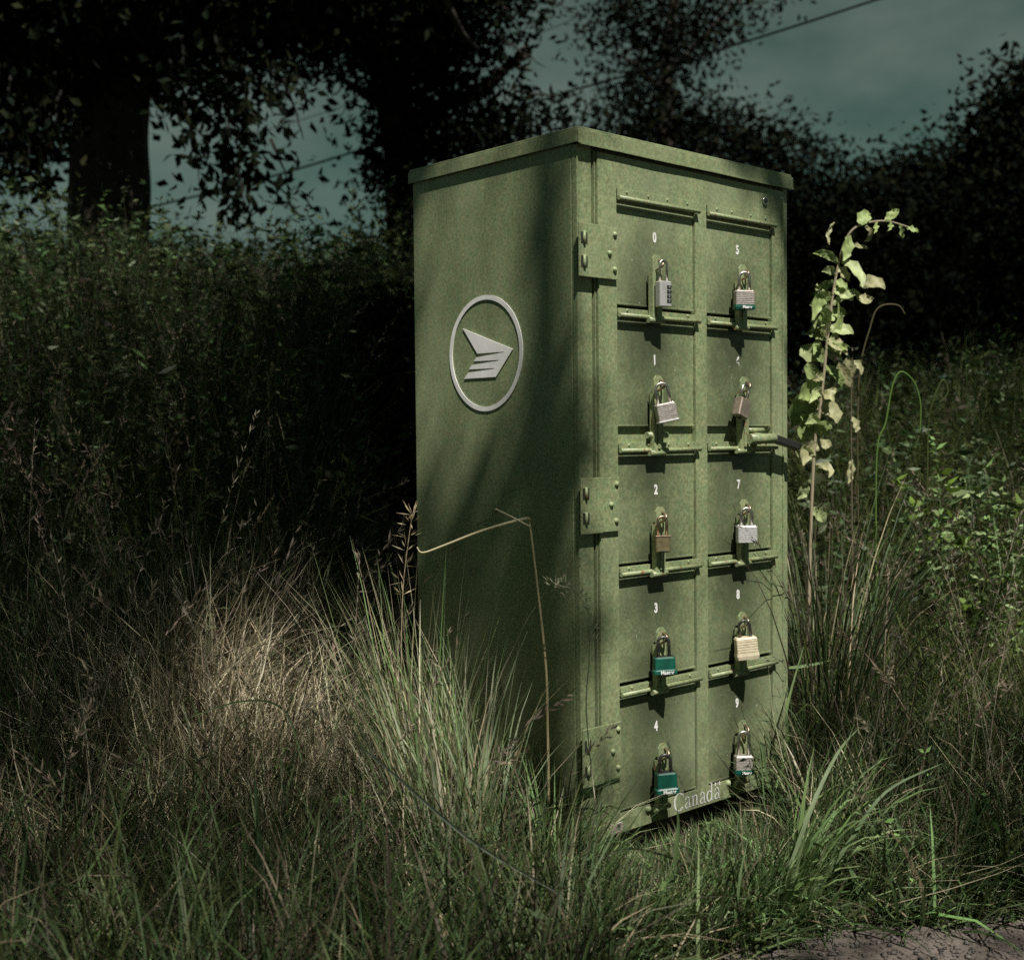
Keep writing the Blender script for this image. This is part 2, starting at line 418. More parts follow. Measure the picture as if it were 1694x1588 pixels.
# vertical bead on the hinge side and on the latch side of the big door
part(MB().box(0.672, 0.6755, -0.0115, -0.0091, 0.01, 1.36, 0.001), "door_bead", M['paint'])

def text_mesh(txt, size, sx=1.0, ext=0.0004, bold=0.0):
    cu = bpy.data.curves.new("t", 'FONT'); cu.body = txt; cu.size = size; cu.extrude = ext; cu.align_x = 'CENTER'; cu.align_y = 'CENTER'; cu.offset = bold
    o = bpy.data.objects.new("t", cu); COL.objects.link(o)
    bpy.context.view_layer.update()
    me = bpy.data.meshes.new_from_object(o.evaluated_get(bpy.context.evaluated_depsgraph_get()))
    bpy.data.objects.remove(o); bpy.data.curves.remove(cu)
    for v in me.vertices: v.co.x *= sx
    return me
NUM = [(0.2285, 1.2262), (0.2265, 0.972), (0.2285, 0.701), (0.2265, 0.452), (0.2245, 0.202),
       (0.510, 1.227), (0.511, 0.9790), (0.511, 0.703), (0.508, 0.4545), (0.503, 0.209)]
STRAPX = (0.217, 0.501)
STOP = (1.188, 0.940, 0.667, 0.415, 0.171)
rivet_me = MB().dome((0, 0, 0), 0.0034, 0.003).mesh("rivet"); rivet_me.materials.append(M['paint_edge'])
rivet_big = MB().dome((0, 0, 0), 0.0062, 0.0062).mesh("rivet"); rivet_big.materials.append(M['paint_edge'])
for ci, (c0, c1) in enumerate(COLS):
    for k in range(5):
        r, num = RODS[k], ci * 5 + k
        g = MB()
        g.box(c0 + 0.0034, c1 - 0.0030, -0.0042, 0.004, BOT[k], r - 0.002)                         # door leaf
        g.box(c0 + 0.0025, c1 - 0.0015, -0.0085, -0.0043, r - 0.021, r - 0.0175, 0.001)            # fold under the hinge
        g.box(c0 + 0.0025, c1 - 0.0015, -0.0066, -0.0043, BOT[k], BOT[k] + 0.004, 0.001)            # bottom fold
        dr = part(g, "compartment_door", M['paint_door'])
        sp = MB().box(c0 + 0.001, c1 + 0.0035, -0.0125, -0.0092, r + 0.001, STRIP[k], 0.0006).build("hinge_strip", M['paint'], dr)
        jit = lambda a: random.uniform(-a, a)
        rod = MB().tube([(c0 - 0.001, -0.0165, r - 0.003), ((c0 + c1) / 2, -0.0165, r - 0.003 + jit(0.0004)), (c1 + 0.006, -0.0165, r - 0.003)], 0.0046, 12).build("hinge_rod", M['paint_edge'], dr)
        for fx in (0.12, 0.37, 0.63, 0.88):
            if k in (0, 2) or fx in (0.12, 0.88):
                link("rivet", rivet_me, None, dr, (c0 + (c1 - c0) * fx + jit(0.004), -0.0122, (r + STRIP[k]) / 2 + 0.002))
        nx, nz = NUM[num]
        me = text_mesh(str(num), 0.0275, 0.78, 0.0003, 0.0011)
        link("number", me, M['white'], dr, (nx, -0.0047, nz), (PI / 2, 0, 0))
        # hasp: a channel strap hinged on the rod below, its head over the staple
        sx = STRAPX[ci] + ((-0.006, -0.004, 0, 0.0, 0.004)[k] if ci == 0 else (0, 0.004, 0.003, -0.005, -0.006)[k])
        top = STOP[k] + (0.004 if ci else 0)
        bot = RODS[k + 1] - 0.012 if k < 4 else 0.032
        w2 = 0.0145
        h = MB().prism([(sx - w2, bot), (sx + w2, bot), (sx + w2, top - 0.009), (sx + w2 - 0.008, top), (sx - w2 + 0.008, top), (sx - w2, top - 0.009)], -0.027, -0.024)
        h.box(sx - w2, sx - w2 + 0.0025, -0.0239, -0.015, bot, top - 0.035)
        h.box(sx + w2 - 0.0025, sx + w2, -0.0239, -0.015, bot, top - 0.035)
        h.box(sx - 0.004, sx + 0.004, -0.0305, -0.0272, bot + 0.012, top - 0.075, 0.0008)
        h.build("hasp", M['paint_edge'], dr)
        MB().tube([(sx - 0.024, -0.022, bot + 0.003), (sx + 0.024, -0.022, bot + 0.003)], 0.0062, 10).build("hasp_pin", M['paint_edge'], dr)
        pts = []
        for i in range(13):
            a = PI * i / 12
            pts.append((sx + 0.010 * math.cos(a) * 0.5, -0.021 - 0.021 * math.sin(a), top - 0.022 + 0.011 * math.cos(a)))
        MB().tube(pts, 0.0029, 8).build("staple", M['steel_warm'], dr)
        # rubber stop below the strap on the bottom row
        if k == 4: MB().dome((sx - 0.03, -0.0092, 0.035), 0.008, 0.008).build("door_stop", M['paint_edge'], dr)

# roof cap
rf = part(MB().box(-0.006, BW + 0.004, -0.013, BD + 0.004, 1.392, 1.420, 0.002), "roof", M['paint'])
MB().box(-0.008, BW + 0.006, -0.0165, -0.0131, 1.386, 1.4135, 0.001).build("roof_lip", M['paint_roof'], rf)
MB().box(-0.0078, -0.0061, -0.012, BD + 0.006, 1.3885, 1.4135, 0.001).build("roof_lip", M['paint_roof'], rf)
g = MB()
for i in range(24):                                                             # dented drip edge
    xa, xb = -0.004 + i * 0.0295, -0.004 + (i + 1) * 0.0295
    dz = 0.0004 * math.sin(i * 0.6)
    g.box(xa, xb + 0.0003 * (i % 2), -0.0205 + 0.0004 * math.sin(i * 0.7), -0.0166, 1.3835 + dz, 1.3875 + dz)
g.build("drip_edge", M['paint_roof'], rf)

# three strap hinges on the left edge
for zt, zb in ((1.232, 1.127), (0.733, 0.622), (0.236, 0.119)):
    h = MB().box(-0.013, 0.0505, -0.0205, -0.0172, zb, zt, 0.0012)
    h.box(0.0508, 0.1025, -0.0172, -0.0140, zb + 0.001, zt - 0.001, 0.001)
    h.box(0.052, 0.1, -0.0139, -0.0126, zb + 0.002, zt - 0.002)
    hg = part(h, "door_hinge", M['paint'])
    for zz in (zb + (zt - zb) * 0.28, zb + (zt - zb) * 0.72):
        MB().box(-0.008, 0.010, -0.0212, -0.0206, zz - 0.011, zz + 0.011).build("hinge_slot", M['recess'], hg)
        MB().tube([(0.001, -0.0215, zz - 0.013), (0.001, -0.0215, zz + 0.013)], 0.0035, 8).build("hinge_knuckle", M['paint_edge'], hg)
    for rx, f in ((0.0925, 0.87), (0.0765, 0.5), (0.0915, 0.2)):
        link("rivet", rivet_big, None, hg, (rx, -0.0170, zb + (zt - zb) * f))

# key lock, small latch, and the T handle of the big door
kl = part(MB().tube([(0.6051, -0.0085, 1.3472), (0.6051, -0.0135, 1.3472)], 0.0092, 20), "key_lock", M['steel'])
MB().tube([(0.6051, -0.0136, 1.3472), (0.6051, -0.0142, 1.3472)], 0.0058, 16).build("lock_core", M['steel_dark'], kl)
MB().box(0.6044, 0.6058, -0.0148, -0.0143, 1.3430, 1.3515).build("key_slot", M['recess'], kl)
hd = part(MB().tube([(0.553, -0.009, 0.806), (0.553, -0.034, 0.806)], 0.013, 16), "door_handle", M['paint_edge'])
MB().tube([(0.508, -0.036, 0.806), (0.600, -0.038, 0.806)], 0.0115, 16).build("handle_barrel", M['paint_edge'], hd)
R = Matrix.Rotation(math.radians(12), 3, 'Y')
MB().box(0.596, 0.688, -0.050, -0.030, 0.797, 0.815, 0.003, R, Vector((0.596, -0.04, 0.806))).build("handle_lever", M['steel_dark'], hd)
MB().tube([(0.530, -0.016, 0.825), (0.588, -0.016, 0.825)], 0.0058, 12).build("handle_guard", M['paint_edge'], hd)
ld = part(MB().tube([(0.185, -0.018, 0.816), (0.248, -0.018, 0.816)], 0.0068, 12), "inner_latch", M['paint_edge'])
# small scratch marks near the right edge
part(MB().dome((0.681, -0.004, 1.205), 0.004, 0.004), "lock_bolt", M['steel'])

# emblem on the side: a ring and a winged envelope, raised vinyl
n_ = 72; V = []; F = []
for i in range(n_):
    a = 2 * PI * i / n_
    for s_, x in ((1.0, -0.0006), (1.0, -0.0022), (0.917, -0.0022), (0.917, -0.0006)):
        V.append((x, 0.2722 + 0.1176 * s_ * math.cos(a), 0.9935 + 0.1232 * (s_ if s_ == 1 else 0.921) * math.sin(a)))
for i in range(n_):
    j = (i + 1) % n_
    for q_ in range(3): F.append((4 * i + q_, 4 * i + q_ + 1, 4 * j + q_ + 1, 4 * j + q_))
me = bpy.data.meshes.new("ring"); me.from_pydata(V, [], F)
em = link("emblem", me, M['white'], box, (0, 0, Zo))
LG = [(0.343, 1.0505), (0.1847, 0.9972), (0.2384, 0.9419), (0.3418, 0.942), (0.3267, 0.9549), (0.2438, 0.9588), (0.2409, 0.9605),
      (0.3248, 0.9618), (0.3147, 0.9709), (0.2294, 0.9754), (0.2272, 0.9771), (0.3087, 0.9783), (0.2997, 0.9863), (0.2124, 0.9921), (0.2113, 0.9935), (0.2967, 0.9941)]
bm = bmesh.new()
fv = [bm.verts.new((-0.0022, y, z)) for y, z in LG]; bk = [bm.verts.new((-0.0004, y, z)) for y, z in LG]
bm.faces.new(fv); bm.faces.new(bk[::-1])
for i in range(len(LG)):
    j = (i + 1) % len(LG); bm.faces.new((fv[i], bk[i], bk[j], fv[j]))
bmesh.ops.recalc_face_normals(bm, faces=bm.faces)
me = bpy.data.meshes.new("wing"); bm.to_mesh(me); bm.free()
link("winged_envelope", me, M['white'], em)

# serif wordmark built from modulated strokes
def stroke(V, F, pts, ox, sc):
    P = [Vector((p[0], p[1])) for p in pts]; n0 = len(V)
    for i, p in enumerate(P):
        dd = (P[min(i + 1, len(P) - 1)] - P[max(i - 1, 0)]).normalized(); nn = Vector((-dd.y, dd.x)) * pts[i][2] / 2
        for s_ in (1, -1):
            q_ = (p + nn * s_) * sc; V.append((ox + q_.x, 0, q_.y))
    for i in range(len(P) - 1): F.append((n0 + 2 * i, n0 + 2 * i + 1, n0 + 2 * i + 3, n0 + 2 * i + 2))
def arc(cx, cy, rx, ry, a0, a1, w0, w1, n=18):
    out = []
    for i in range(n + 1):
        a = math.radians(a0 + (a1 - a0) * i / n)
        out.append((cx + rx * math.cos(a), cy + ry * math.sin(a), w0 + (w1 - w0) * abs(math.cos(a)) ** 1.3))
    return out
GL = {
 'C': (0.90, [arc(0.46, 0.49, 0.40, 0.49, 48, 318, 0.045, 0.15), [(0.79, 1.0, 0.03), (0.79, 0.66, 0.05)], [(0.72, 0.86, 0.03), (0.80, 0.70, 0.03)]]),
 'a': (0.62, [[(0.44, 0.10, 0.11), (0.44, 0.46, 0.11)], arc(0.27, 0.44, 0.175, 0.20, 0, 170, 0.05, 0.09, 12), [(0.07, 0.47, 0.09), (0.13, 0.45, 0.09)],
              [(0.44, 0.39, 0.04), (0.30, 0.34, 0.05), (0.15, 0.26, 0.08), (0.10, 0.16, 0.11), (0.13, 0.06, 0.10), (0.22, 0.02, 0.06), (0.33, 0.04, 0.04), (0.44, 0.14, 0.03)],
              [(0.44, 0.12, 0.10), (0.48, 0.03, 0.07), (0.55, 0.02, 0.04), (0.60, 0.06, 0.03)]]),
 'n': (0.70, [[(0.15, 0.0, 0.11), (0.15, 0.60, 0.11)], [(0.03, 0.015, 0.03), (0.27, 0.015, 0.03)], [(0.02, 0.575, 0.03), (0.15, 0.62, 0.04)],
              [(0.17, 0.46, 0.03), (0.26, 0.58, 0.05), (0.37, 0.61, 0.08), (0.46, 0.54, 0.11), (0.48, 0.42, 0.11), (0.48, 0.0, 0.11)], [(0.37, 0.015, 0.03), (0.62, 0.015, 0.03)]]),
 'd': (0.70, [arc(0.28, 0.30, 0.20, 0.30, 40, 325, 0.045, 0.12), [(0.50, 0.04, 0.11), (0.50, 1.02, 0.11)], [(0.36, 0.985, 0.03), (0.50, 1.03, 0.04)], [(0.50, 0.02, 0.05), (0.64, 0.03, 0.03)]]),
}
V, F = [], []; ox = 0.275; SC = 0.0385
for ch in "Canada":
    adv, st = GL[ch]
    for s_ in st: stroke(V, F, s_, ox, SC)
    ox += adv * SC
fx = ox - 0.62 * SC
for x0, x1 in ((0.08, 0.19), (0.47, 0.58)): stroke(V, F, [(x0, 0.86, 0.22), (x1, 0.86, 0.22)], fx, SC)
for pts in ([(0.33, 0.76, 0.02), (0.33, 0.95, 0.05)], [(0.25, 0.84, 0.03), (0.33, 0.87, 0.10), (0.41, 0.84, 0.03)], [(0.28, 0.92, 0.02), (0.33, 0.86, 0.10), (0.38, 0.92, 0.02)]): stroke(V, F, pts, fx, SC)
for i in range(len(V)): V[i] = (V[i][0], -0.0096 - 0.0004 , V[i][2] + 0.0095)
me = bpy.data.meshes.new("wordmark"); me.from_pydata(V, [], F)
link("country_wordmark", me, M['word'], box, (0, 0, Zo))
# little sticker at the foot of the door
stk = part(MB().box(0.078, 0.113, -0.0098, -0.0091, 0.006, 0.026), "faded_sticker", M['pink'])
MB().box(0.097, 0.106, -0.0102, -0.0099, 0.010, 0.022).build("sticker_mark", M['recess'], stk)
MB().box(0.0785, 0.1125, -0.0102, -0.0099, 0.0245, 0.0257).build("sticker_border", M['white'], stk)

# ------------------------------------------------------------------ padlocks
def shackle(w, length, r, m, parent):
    pts = [(-w / 2, 0, -length - 0.004)]
    for i in range(13):
        a = PI - PI * i / 12
        pts.append((w / 2 * math.cos(a), 0, -w / 2 + w / 2 * math.sin(a)))
    pts.append((w / 2, 0, -length - 0.004))
    MB().tube(pts, r, 10).build("shackle", m, parent)
def laminated(parent, w, h, t, top, m, plates, base=None, baseh=0.0):
    pr = []; hh = h - baseh; z = -top
    pr.append((z, w / 2 - 0.003, t / 2 - 0.003, 0.002))
    st = hh / plates
    for i in range(plates):
        z0 = -top - i * st; inset = 0.0022 if i == 0 else 0.0
        pr += [(z0 - st * 0.10, w / 2 - inset, t / 2 - inset, 0.003), (z0 - st * 0.72, w / 2, t / 2, 0.003), (z0 - st * 0.78, w / 2 - 0.0011, t / 2 - 0.0011, 0.002), (z0 - st * 0.97, w / 2 - 0.0011, t / 2 - 0.0011, 0.002)]
    MB().loft(pr, 3).build("lock_body", m, parent)
    if baseh:
        z = -top - hh
        MB().loft([(z, w / 2 + 0.0008, t / 2 + 0.0008, 0.003), (z - baseh * 0.5, w / 2 + 0.0016, t / 2 + 0.0014, 0.003), (z - baseh, w / 2 + 0.0004, t / 2, 0.003)], 3).build("bumper", base, parent)
def rivets(parent, w, t, top, m):
    for sx_ in (-1, 1):
        for sy in (-1, 1):
            MB().dome((sx_ * (w / 2 - 0.005), sy * (t / 2 - 0.005), -top), 0.002, 0.0016, (0, 0, 1), 8).build("rivet", m, parent)
def solid(parent, w, h, t, top, m, bev=0.003):
    MB().loft([(-top, w / 2 - bev, t / 2 - bev, 0.003), (-top - bev, w / 2, t / 2, 0.004), (-top - h + bev, w / 2, t / 2, 0.004), (-top - h, w / 2 - bev, t / 2 - bev, 0.003)], 4).build("lock_body", m, parent)
def print_on(parent, txt, size, t, z, m, sx=0.8):
    link("lettering", text_mesh(txt, size, sx, 0.0002, 0.0003), m, parent, (0, -t / 2 - 0.0008, z), (PI / 2, 0, 0))
GP = "padlocks on the mailbox doors"
def lock(label, x, z, rz, tilt, y=-0.043):
    o = empty("padlock", (x + 0.004, y, z)); o.rotation_mode = 'ZXY'
    q = Matrix.Rotation(math.radians(rz), 4, 'Z') @ Matrix.Rotation(math.radians(tilt), 4, 'Y')
    o.rotation_mode = 'XYZ'; o.rotation_euler = q.to_euler()
    return tag(o, label, "padlock", GP)
# z is the crown of each shackle
o = lock("square aluminium combination padlock hanging below number 0", 0.207, 1.174, -14, 0)
shackle(0.018, 0.043, 0.0027, M['steel'], o); solid(o, 0.030, 0.052, 0.020, 0.043, M['alu'], 0.0015)
for i in range(4):
    z = -0.043 - 0.012 - i * 0.0095
    MB().box(0.0015, 0.0125, -0.0112, -0.0101, z - 0.0035, z + 0.0035, 0.0008).build("dial", M['dial'], o)
    link("digit", text_mesh("4702"[i], 0.0075, 0.9, 0.0001), M['alu'], o, (0.007, -0.01145, z), (PI / 2, 0, 0))
o = lock("tilted laminated steel padlock with bright chrome shackle below number 1", 0.196, 0.922, -33, -11)
shackle(0.026, 0.042, 0.0033, M['steel'], o); laminated(o, 0.042, 0.040, 0.023, 0.041, M['lam'], 9, M['lam_pale'], 0.005); rivets(o, 0.042, 0.023, 0.041, M['steel'])
o = lock("narrow dull brass padlock hanging below number 2", 0.199, 0.648, -30, 0)
shackle(0.019, 0.040, 0.0031, M['steel_warm'], o); solid(o, 0.032, 0.035, 0.016, 0.039, M['brass'], 0.0025)
MB().box(-0.0168, 0.0168, -0.0088, 0.0088, -0.0415, -0.0385, 0.001).build("top_cap", M['steel_warm'], o)
MB().box(-0.008, 0.006, -0.0084, -0.0079, -0.071, -0.0695).build("engraving", M['steel'], o)
for lb, x, z, rz, tl, hh, sl in (("green vinyl covered padlock with pale maker's name below number 3", 0.200, 0.398, -36, -2, 0.036, 0.040),
                                 ("deep green covered padlock beside the wordmark, below number 4", 0.203, 0.152, -34, -3, 0.044, 0.036)):
    o = lock(lb, x, z, rz, tl)
    shackle(0.023, sl + 0.002, 0.0034, M['steel_dark'], o)
    w, t = 0.044, 0.024
    MB().loft([(-sl, w / 2 - 0.003, t / 2 - 0.003, 0.003), (-sl - 0.003, w / 2 - 0.0005, t / 2, 0.004), (-sl - hh * 0.72, w / 2, t / 2, 0.004), (-sl - hh * 0.78, w / 2 + 0.003, t / 2 + 0.002, 0.004),
               (-sl - hh * 0.97, w / 2 + 0.003, t / 2 + 0.002, 0.004), (-sl - hh, w / 2 + 0.001, t / 2, 0.004)], 4).build("lock_body", M['vinyl'], o)
    link("lettering", text_mesh("Master", 0.0105, 0.95, 0.0002, 0.0003), M['white'], o, (0.003, -t / 2 - 0.0024, -sl - hh * 0.88), (PI / 2, 0, 0))
    MB().box(-w / 2 + 0.003, w / 2 - 0.003, -t / 2 + 0.003, t / 2 - 0.003, -sl - 0.0003, -sl + 0.0009).build("top_plate", M['steel_dark'], o)
def bumper_lock(label, x, z, rz, tl, w, h, sl, plates=8):
    o = lock(label, x, z, rz, tl)
    shackle(0.023, sl + 0.002, 0.0036, M['steel'], o)
    laminated(o, w, h, 0.024, sl, M['lam'], plates, M['vinyl'], 0.010); rivets(o, w, 0.024, sl, M['steel'])
    link("lettering", text_mesh("Master", 0.0085, 0.9, 0.0002, 0.0003), M['white'], o, (0.004, -0.0142, -sl - h + 0.005), (PI / 2, 0, 0))
    return o
bumper_lock("laminated padlock with green bumper, hanging below number 5 near the cabinet's top", 0.480, 1.172, -36, 1, 0.043, 0.042, 0.040)
o = lock("bronze padlock swung sideways above the door handle, below number 6", 0.486, 0.925, 2, 20)
shackle(0.024, 0.036, 0.0034, M['steel'], o); solid(o, 0.036, 0.042, 0.022, 0.034, M['bronze'], 0.002)
MB().tube([(0, 0, -0.0765), (0, 0, -0.0778)], 0.005, 12).build("keyway", M['steel_dark'], o)
o = lock("pale galvanised laminated padlock hanging straight below number 7", 0.485, 0.652, -38, 0)
shackle(0.024, 0.040, 0.0036, M['steel'], o); laminated(o, 0.044, 0.038, 0.024, 0.038, M['lam_pale'], 9); rivets(o, 0.044, 0.024, 0.038, M['steel'])
o = lock("cream coated ribbed padlock with thick base, below number 8", 0.474, 0.403, -38, -5)
shackle(0.024, 0.040, 0.0034, M['steel_dark'], o); laminated(o, 0.048, 0.049, 0.027, 0.036, M['cream'], 6, M['cream'], 0.015)
bumper_lock("laminated padlock with green bumper at the cabinet's foot, below number 9", 0.473, 0.155, -36, 1, 0.040, 0.042, 0.052, 8)

# ------------------------------------------------------------------ vegetation generators
def norm(a): return a / np.maximum(np.linalg.norm(a, axis=-1, keepdims=True), 1e-9)
def blades(root, az, th0, bend, L_, w, col, K=4, p=1.4, tipcol=None, side=0.0, bow=0.0):
    """ribbons: th0 tilt at the root, bend added towards the tip (radians)"""
    n = len(root); t = np.linspace(0, 1, K + 1)
    pos = root.copy(); P = [pos]
    azc = az.copy()
    for i in range(K):
        tm = (t[i] + t[i + 1]) / 2
        th = th0 + bend * tm ** p
        azc = az + bow * tm
        dr = np.stack([np.sin(th) * np.cos(azc), np.sin(th) * np.sin(azc), np.cos(th)], -1)
        pos = pos + dr * (L_ / K)[:, None]; P.append(pos)
    P = np.stack(P, 1)                                                    # n,K+1,3
    tw = az + PI / 2 + rng.normal(0, 0.5, n) + side
    sd = np.stack([np.cos(tw), np.sin(tw), rng.normal(0, 0.25, n)], -1); sd = norm(sd)
    wt = (np.minimum(1, 0.55 + 1.4 * t) * (1 - t ** 2.2) + 0.03)
    off = sd[:, None, :] * (w[:, None] * wt[None])[..., None] / 2
    V = np.stack([P - off, P + off], 2).reshape(n, -1, 3)                  # n,2(K+1),3
    b = np.arange(K) * 2
    f = np.stack([b, b + 1, b + 3, b + 2], -1)
    F = (f[None] + (2 * (K + 1)) * np.arange(n)[:, None, None]).reshape(-1, 4)
    tc_ = col if tipcol is None else tipcol
    C = col[:, None, :] * (1 - t[None, :, None]) + tc_[:, None, :] * t[None, :, None]
    C = np.repeat(C[:, :, None, :], 2, 2).reshape(-1, 3)
    return V.reshape(-1, 3), F, C, P
def leaves(cen, dirv, L_, w, col, fold=0.0):
    """rhombic leaves, cen = leaf base"""
    n = len(cen); d_ = norm(dirv); r_ = norm(rng.normal(size=(n, 3))); s_ = norm(np.cross(d_, r_)); nn = np.cross(d_, s_)
    L_ = L_[:, None]; w = w[:, None]
    m1 = cen + d_ * L_ * 0.45
    V = np.stack([cen, m1 + s_ * w / 2 + nn * w * fold, cen + d_ * L_ - nn * L_ * fold * 0.5, m1 - s_ * w / 2 + nn * w * fold], 1).reshape(-1, 3)
    F = np.arange(4 * n).reshape(n, 4)
    return V, F, np.repeat(col, 4, 0)
class Bag:
    def __init__(s): s.V, s.F, s.C, s.n = [], [], [], 0
    def add(s, V, F, C, *_):
        s.V.append(V); s.F.append(F + s.n); s.C.append(C); s.n += len(V)
    def build(s, name, m, parent=None, **kw):
        o = np_mesh(name, np.concatenate(s.V), np.concatenate(s.F), np.concatenate(s.C), m, parent)
        if kw: tag(o, **kw)
        return o
def pick(pal, n, jit=0.25):
    pal = np.array(pal); c = pal[rng.integers(0, len(pal), n)]
    return np.clip(c * rng.uniform(1 - jit, 1 + jit, (n, 1)) * rng.uniform(0.93, 1.07, (n, 3)), 0.002, 0.9)
STRAW = [(0.58, 0.51, 0.34), (0.48, 0.42, 0.27), (0.64, 0.57, 0.41), (0.33, 0.28, 0.18), (0.56, 0.50, 0.37)]
DRYBR = [(0.115, 0.092, 0.062), (0.10, 0.078, 0.056), (0.15, 0.118, 0.082), (0.085, 0.066, 0.050)]
GRN = [(0.075, 0.125, 0.045), (0.10, 0.15, 0.055), (0.06, 0.11, 0.04), (0.11, 0.15, 0.075)]
DGRN = [(0.035, 0.06, 0.016), (0.05, 0.07, 0.018), (0.062, 0.08, 0.022), (0.038, 0.066, 0.022)]
BGRN = [(0.18, 0.30, 0.10), (0.22, 0.33, 0.13), (0.28, 0.37, 0.17)]

def free_of_box(x, y, m=0.015):
    return ~((x > -m) & (x < BW + m) & (y > -m) & (y < BD + m))
def scatter(n, u0, u1, v_of, dens=None, margin=0.02, off_gravel=0.0):
    """n roots with u in [u0,u1]; v within the view fan widened by v_of"""
    u = u0 + (u1 - u0) * rng.random(n) ** 0.8
    v = rng.uniform(-1, 1, n) * (u * 0.43 + v_of)
    x, y = uv(u, v)
    k = free_of_box(x, y, margin) & (gravel_edge(x, y) < off_gravel + rng.uniform(-0.03, 0.03, n))
    if dens is not None: k &= rng.random(n) < dens(x, y, u, v)
    x, y = x[k], y[k]
    return np.stack([x, y, height(x, y)], -1), u[k], v[k]
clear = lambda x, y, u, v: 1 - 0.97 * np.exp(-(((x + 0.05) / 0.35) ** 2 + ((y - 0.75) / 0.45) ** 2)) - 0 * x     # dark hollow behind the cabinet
def lownear(u, v):
    """grass is short right in front of the cabinet's door"""
    x, y = uv(u, v)
    f = np.exp(-(np.clip(np.maximum(-x + 0.1, x - 0.62), 0, 9) / 0.12) ** 2) * (y < 0)
    return 1 - 0.62 * f * np.exp(-((y + 0.2) / 0.5) ** 2)

CAPX = [-400, 0, 240, 400, 500, 600, 640, 690, 705, 760, 930, 985, 1020, 1290, 1312, 1330, 1360, 1500, 1694, 2200]
CAPY = [290, 300, 350, 392, 395, 355, 330, 830, 900, 1120, 1230, 1370, 1412, 1322, 1200, 790, 640, 590, 560, 540]
def cap(root, L_, slack=0):
    """trim heights so plants stay as tall as they stand in the photograph"""
    d_ = root - CAM; w = d_ @ fw; px = IW / 2 + FPX * (d_ @ RT) / w
    lim = np.interp(px, CAPX, CAPY) + rng.normal(0, 22, len(px)) * (np.interp(px, [690, 1010, 1300, 1320], [1, 0.25, 0.25, 1])) - slack
    lim = lim + (px < 640) * (26 * np.sin(px / 41.0) + 16 * np.sin(px / 17.0 + w)) + (px > 1340) * 22 * np.sin(px / 33.0)
    top = CAM[2] + fw[2] * w + (IH / 2 - lim) / FPX * w * UP[2]
    return np.clip(np.minimum(L_, (top - root[:, 2]) / 0.95), 0.03, None)
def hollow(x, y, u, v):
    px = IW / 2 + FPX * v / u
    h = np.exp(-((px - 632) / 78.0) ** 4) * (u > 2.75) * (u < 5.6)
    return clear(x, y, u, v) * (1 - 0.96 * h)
# --- A: general meadow grass on the banks
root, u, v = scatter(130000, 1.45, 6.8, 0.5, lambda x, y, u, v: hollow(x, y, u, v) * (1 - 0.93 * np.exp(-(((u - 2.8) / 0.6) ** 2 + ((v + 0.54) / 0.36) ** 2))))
n = len(root); L_ = rng.uniform(0.22, 0.62, n) * (0.72 + 0.28 * sm(2.4, 4.0, u) + 0.55 * sm(3.6, 4.6, u)) * (1 - 0.45 * sm(0.15, 0.5, v) * sm(3.0, 2.3, u))
L_ = cap(root, L_)
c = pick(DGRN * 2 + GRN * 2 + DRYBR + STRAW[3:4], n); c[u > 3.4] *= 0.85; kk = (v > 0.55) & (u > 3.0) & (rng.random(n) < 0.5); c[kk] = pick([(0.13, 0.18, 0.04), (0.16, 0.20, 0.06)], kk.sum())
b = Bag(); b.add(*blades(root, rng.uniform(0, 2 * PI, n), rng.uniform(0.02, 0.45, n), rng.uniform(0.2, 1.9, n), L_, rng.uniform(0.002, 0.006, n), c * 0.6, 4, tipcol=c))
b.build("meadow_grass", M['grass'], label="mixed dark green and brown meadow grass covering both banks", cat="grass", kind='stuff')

# --- B: tangled straw, thickest in the heap left of the cabinet
def heap(x, y, u, v): return 1.0 * np.exp(-(((u - 2.85) / 0.60) ** 2 + ((v + 0.56) / 0.40) ** 2)) + 0.05
root, u, v = scatter(210000, 1.9, 4.2, 0.3, lambda x, y, u, v: heap(x, y, u, v) * hollow(x, y, u, v))
n = len(root)
c = pick(STRAW * 3 + DRYBR, n)
SL = cap(root, rng.uniform(0.08, 0.42, n)); root[:, 2] += rng.uniform(0, 0.17, n) * heap(0, 0, u, v)
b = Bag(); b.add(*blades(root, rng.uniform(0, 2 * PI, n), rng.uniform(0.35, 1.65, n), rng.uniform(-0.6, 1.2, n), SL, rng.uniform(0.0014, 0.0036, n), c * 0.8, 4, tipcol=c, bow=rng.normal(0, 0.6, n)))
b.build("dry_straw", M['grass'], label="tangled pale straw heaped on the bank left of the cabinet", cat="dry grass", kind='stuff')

# --- C: low litter and short green shoots near the camera
root, u, v = scatter(60000, 1.4, 3.4, 0.15, lambda x, y, u, v: clear(x, y, u, v), off_gravel=0.06)
n = len(root); c = pick(GRN * 2 + BGRN + DGRN + STRAW[3:4], n)
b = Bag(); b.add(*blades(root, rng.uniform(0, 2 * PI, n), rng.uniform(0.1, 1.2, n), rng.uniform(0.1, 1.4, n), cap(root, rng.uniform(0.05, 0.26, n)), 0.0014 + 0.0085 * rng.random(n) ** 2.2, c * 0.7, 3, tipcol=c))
b.build("short_grass", M['grass'], label="short grass and litter at the foot of the bank", cat="grass", kind='stuff')

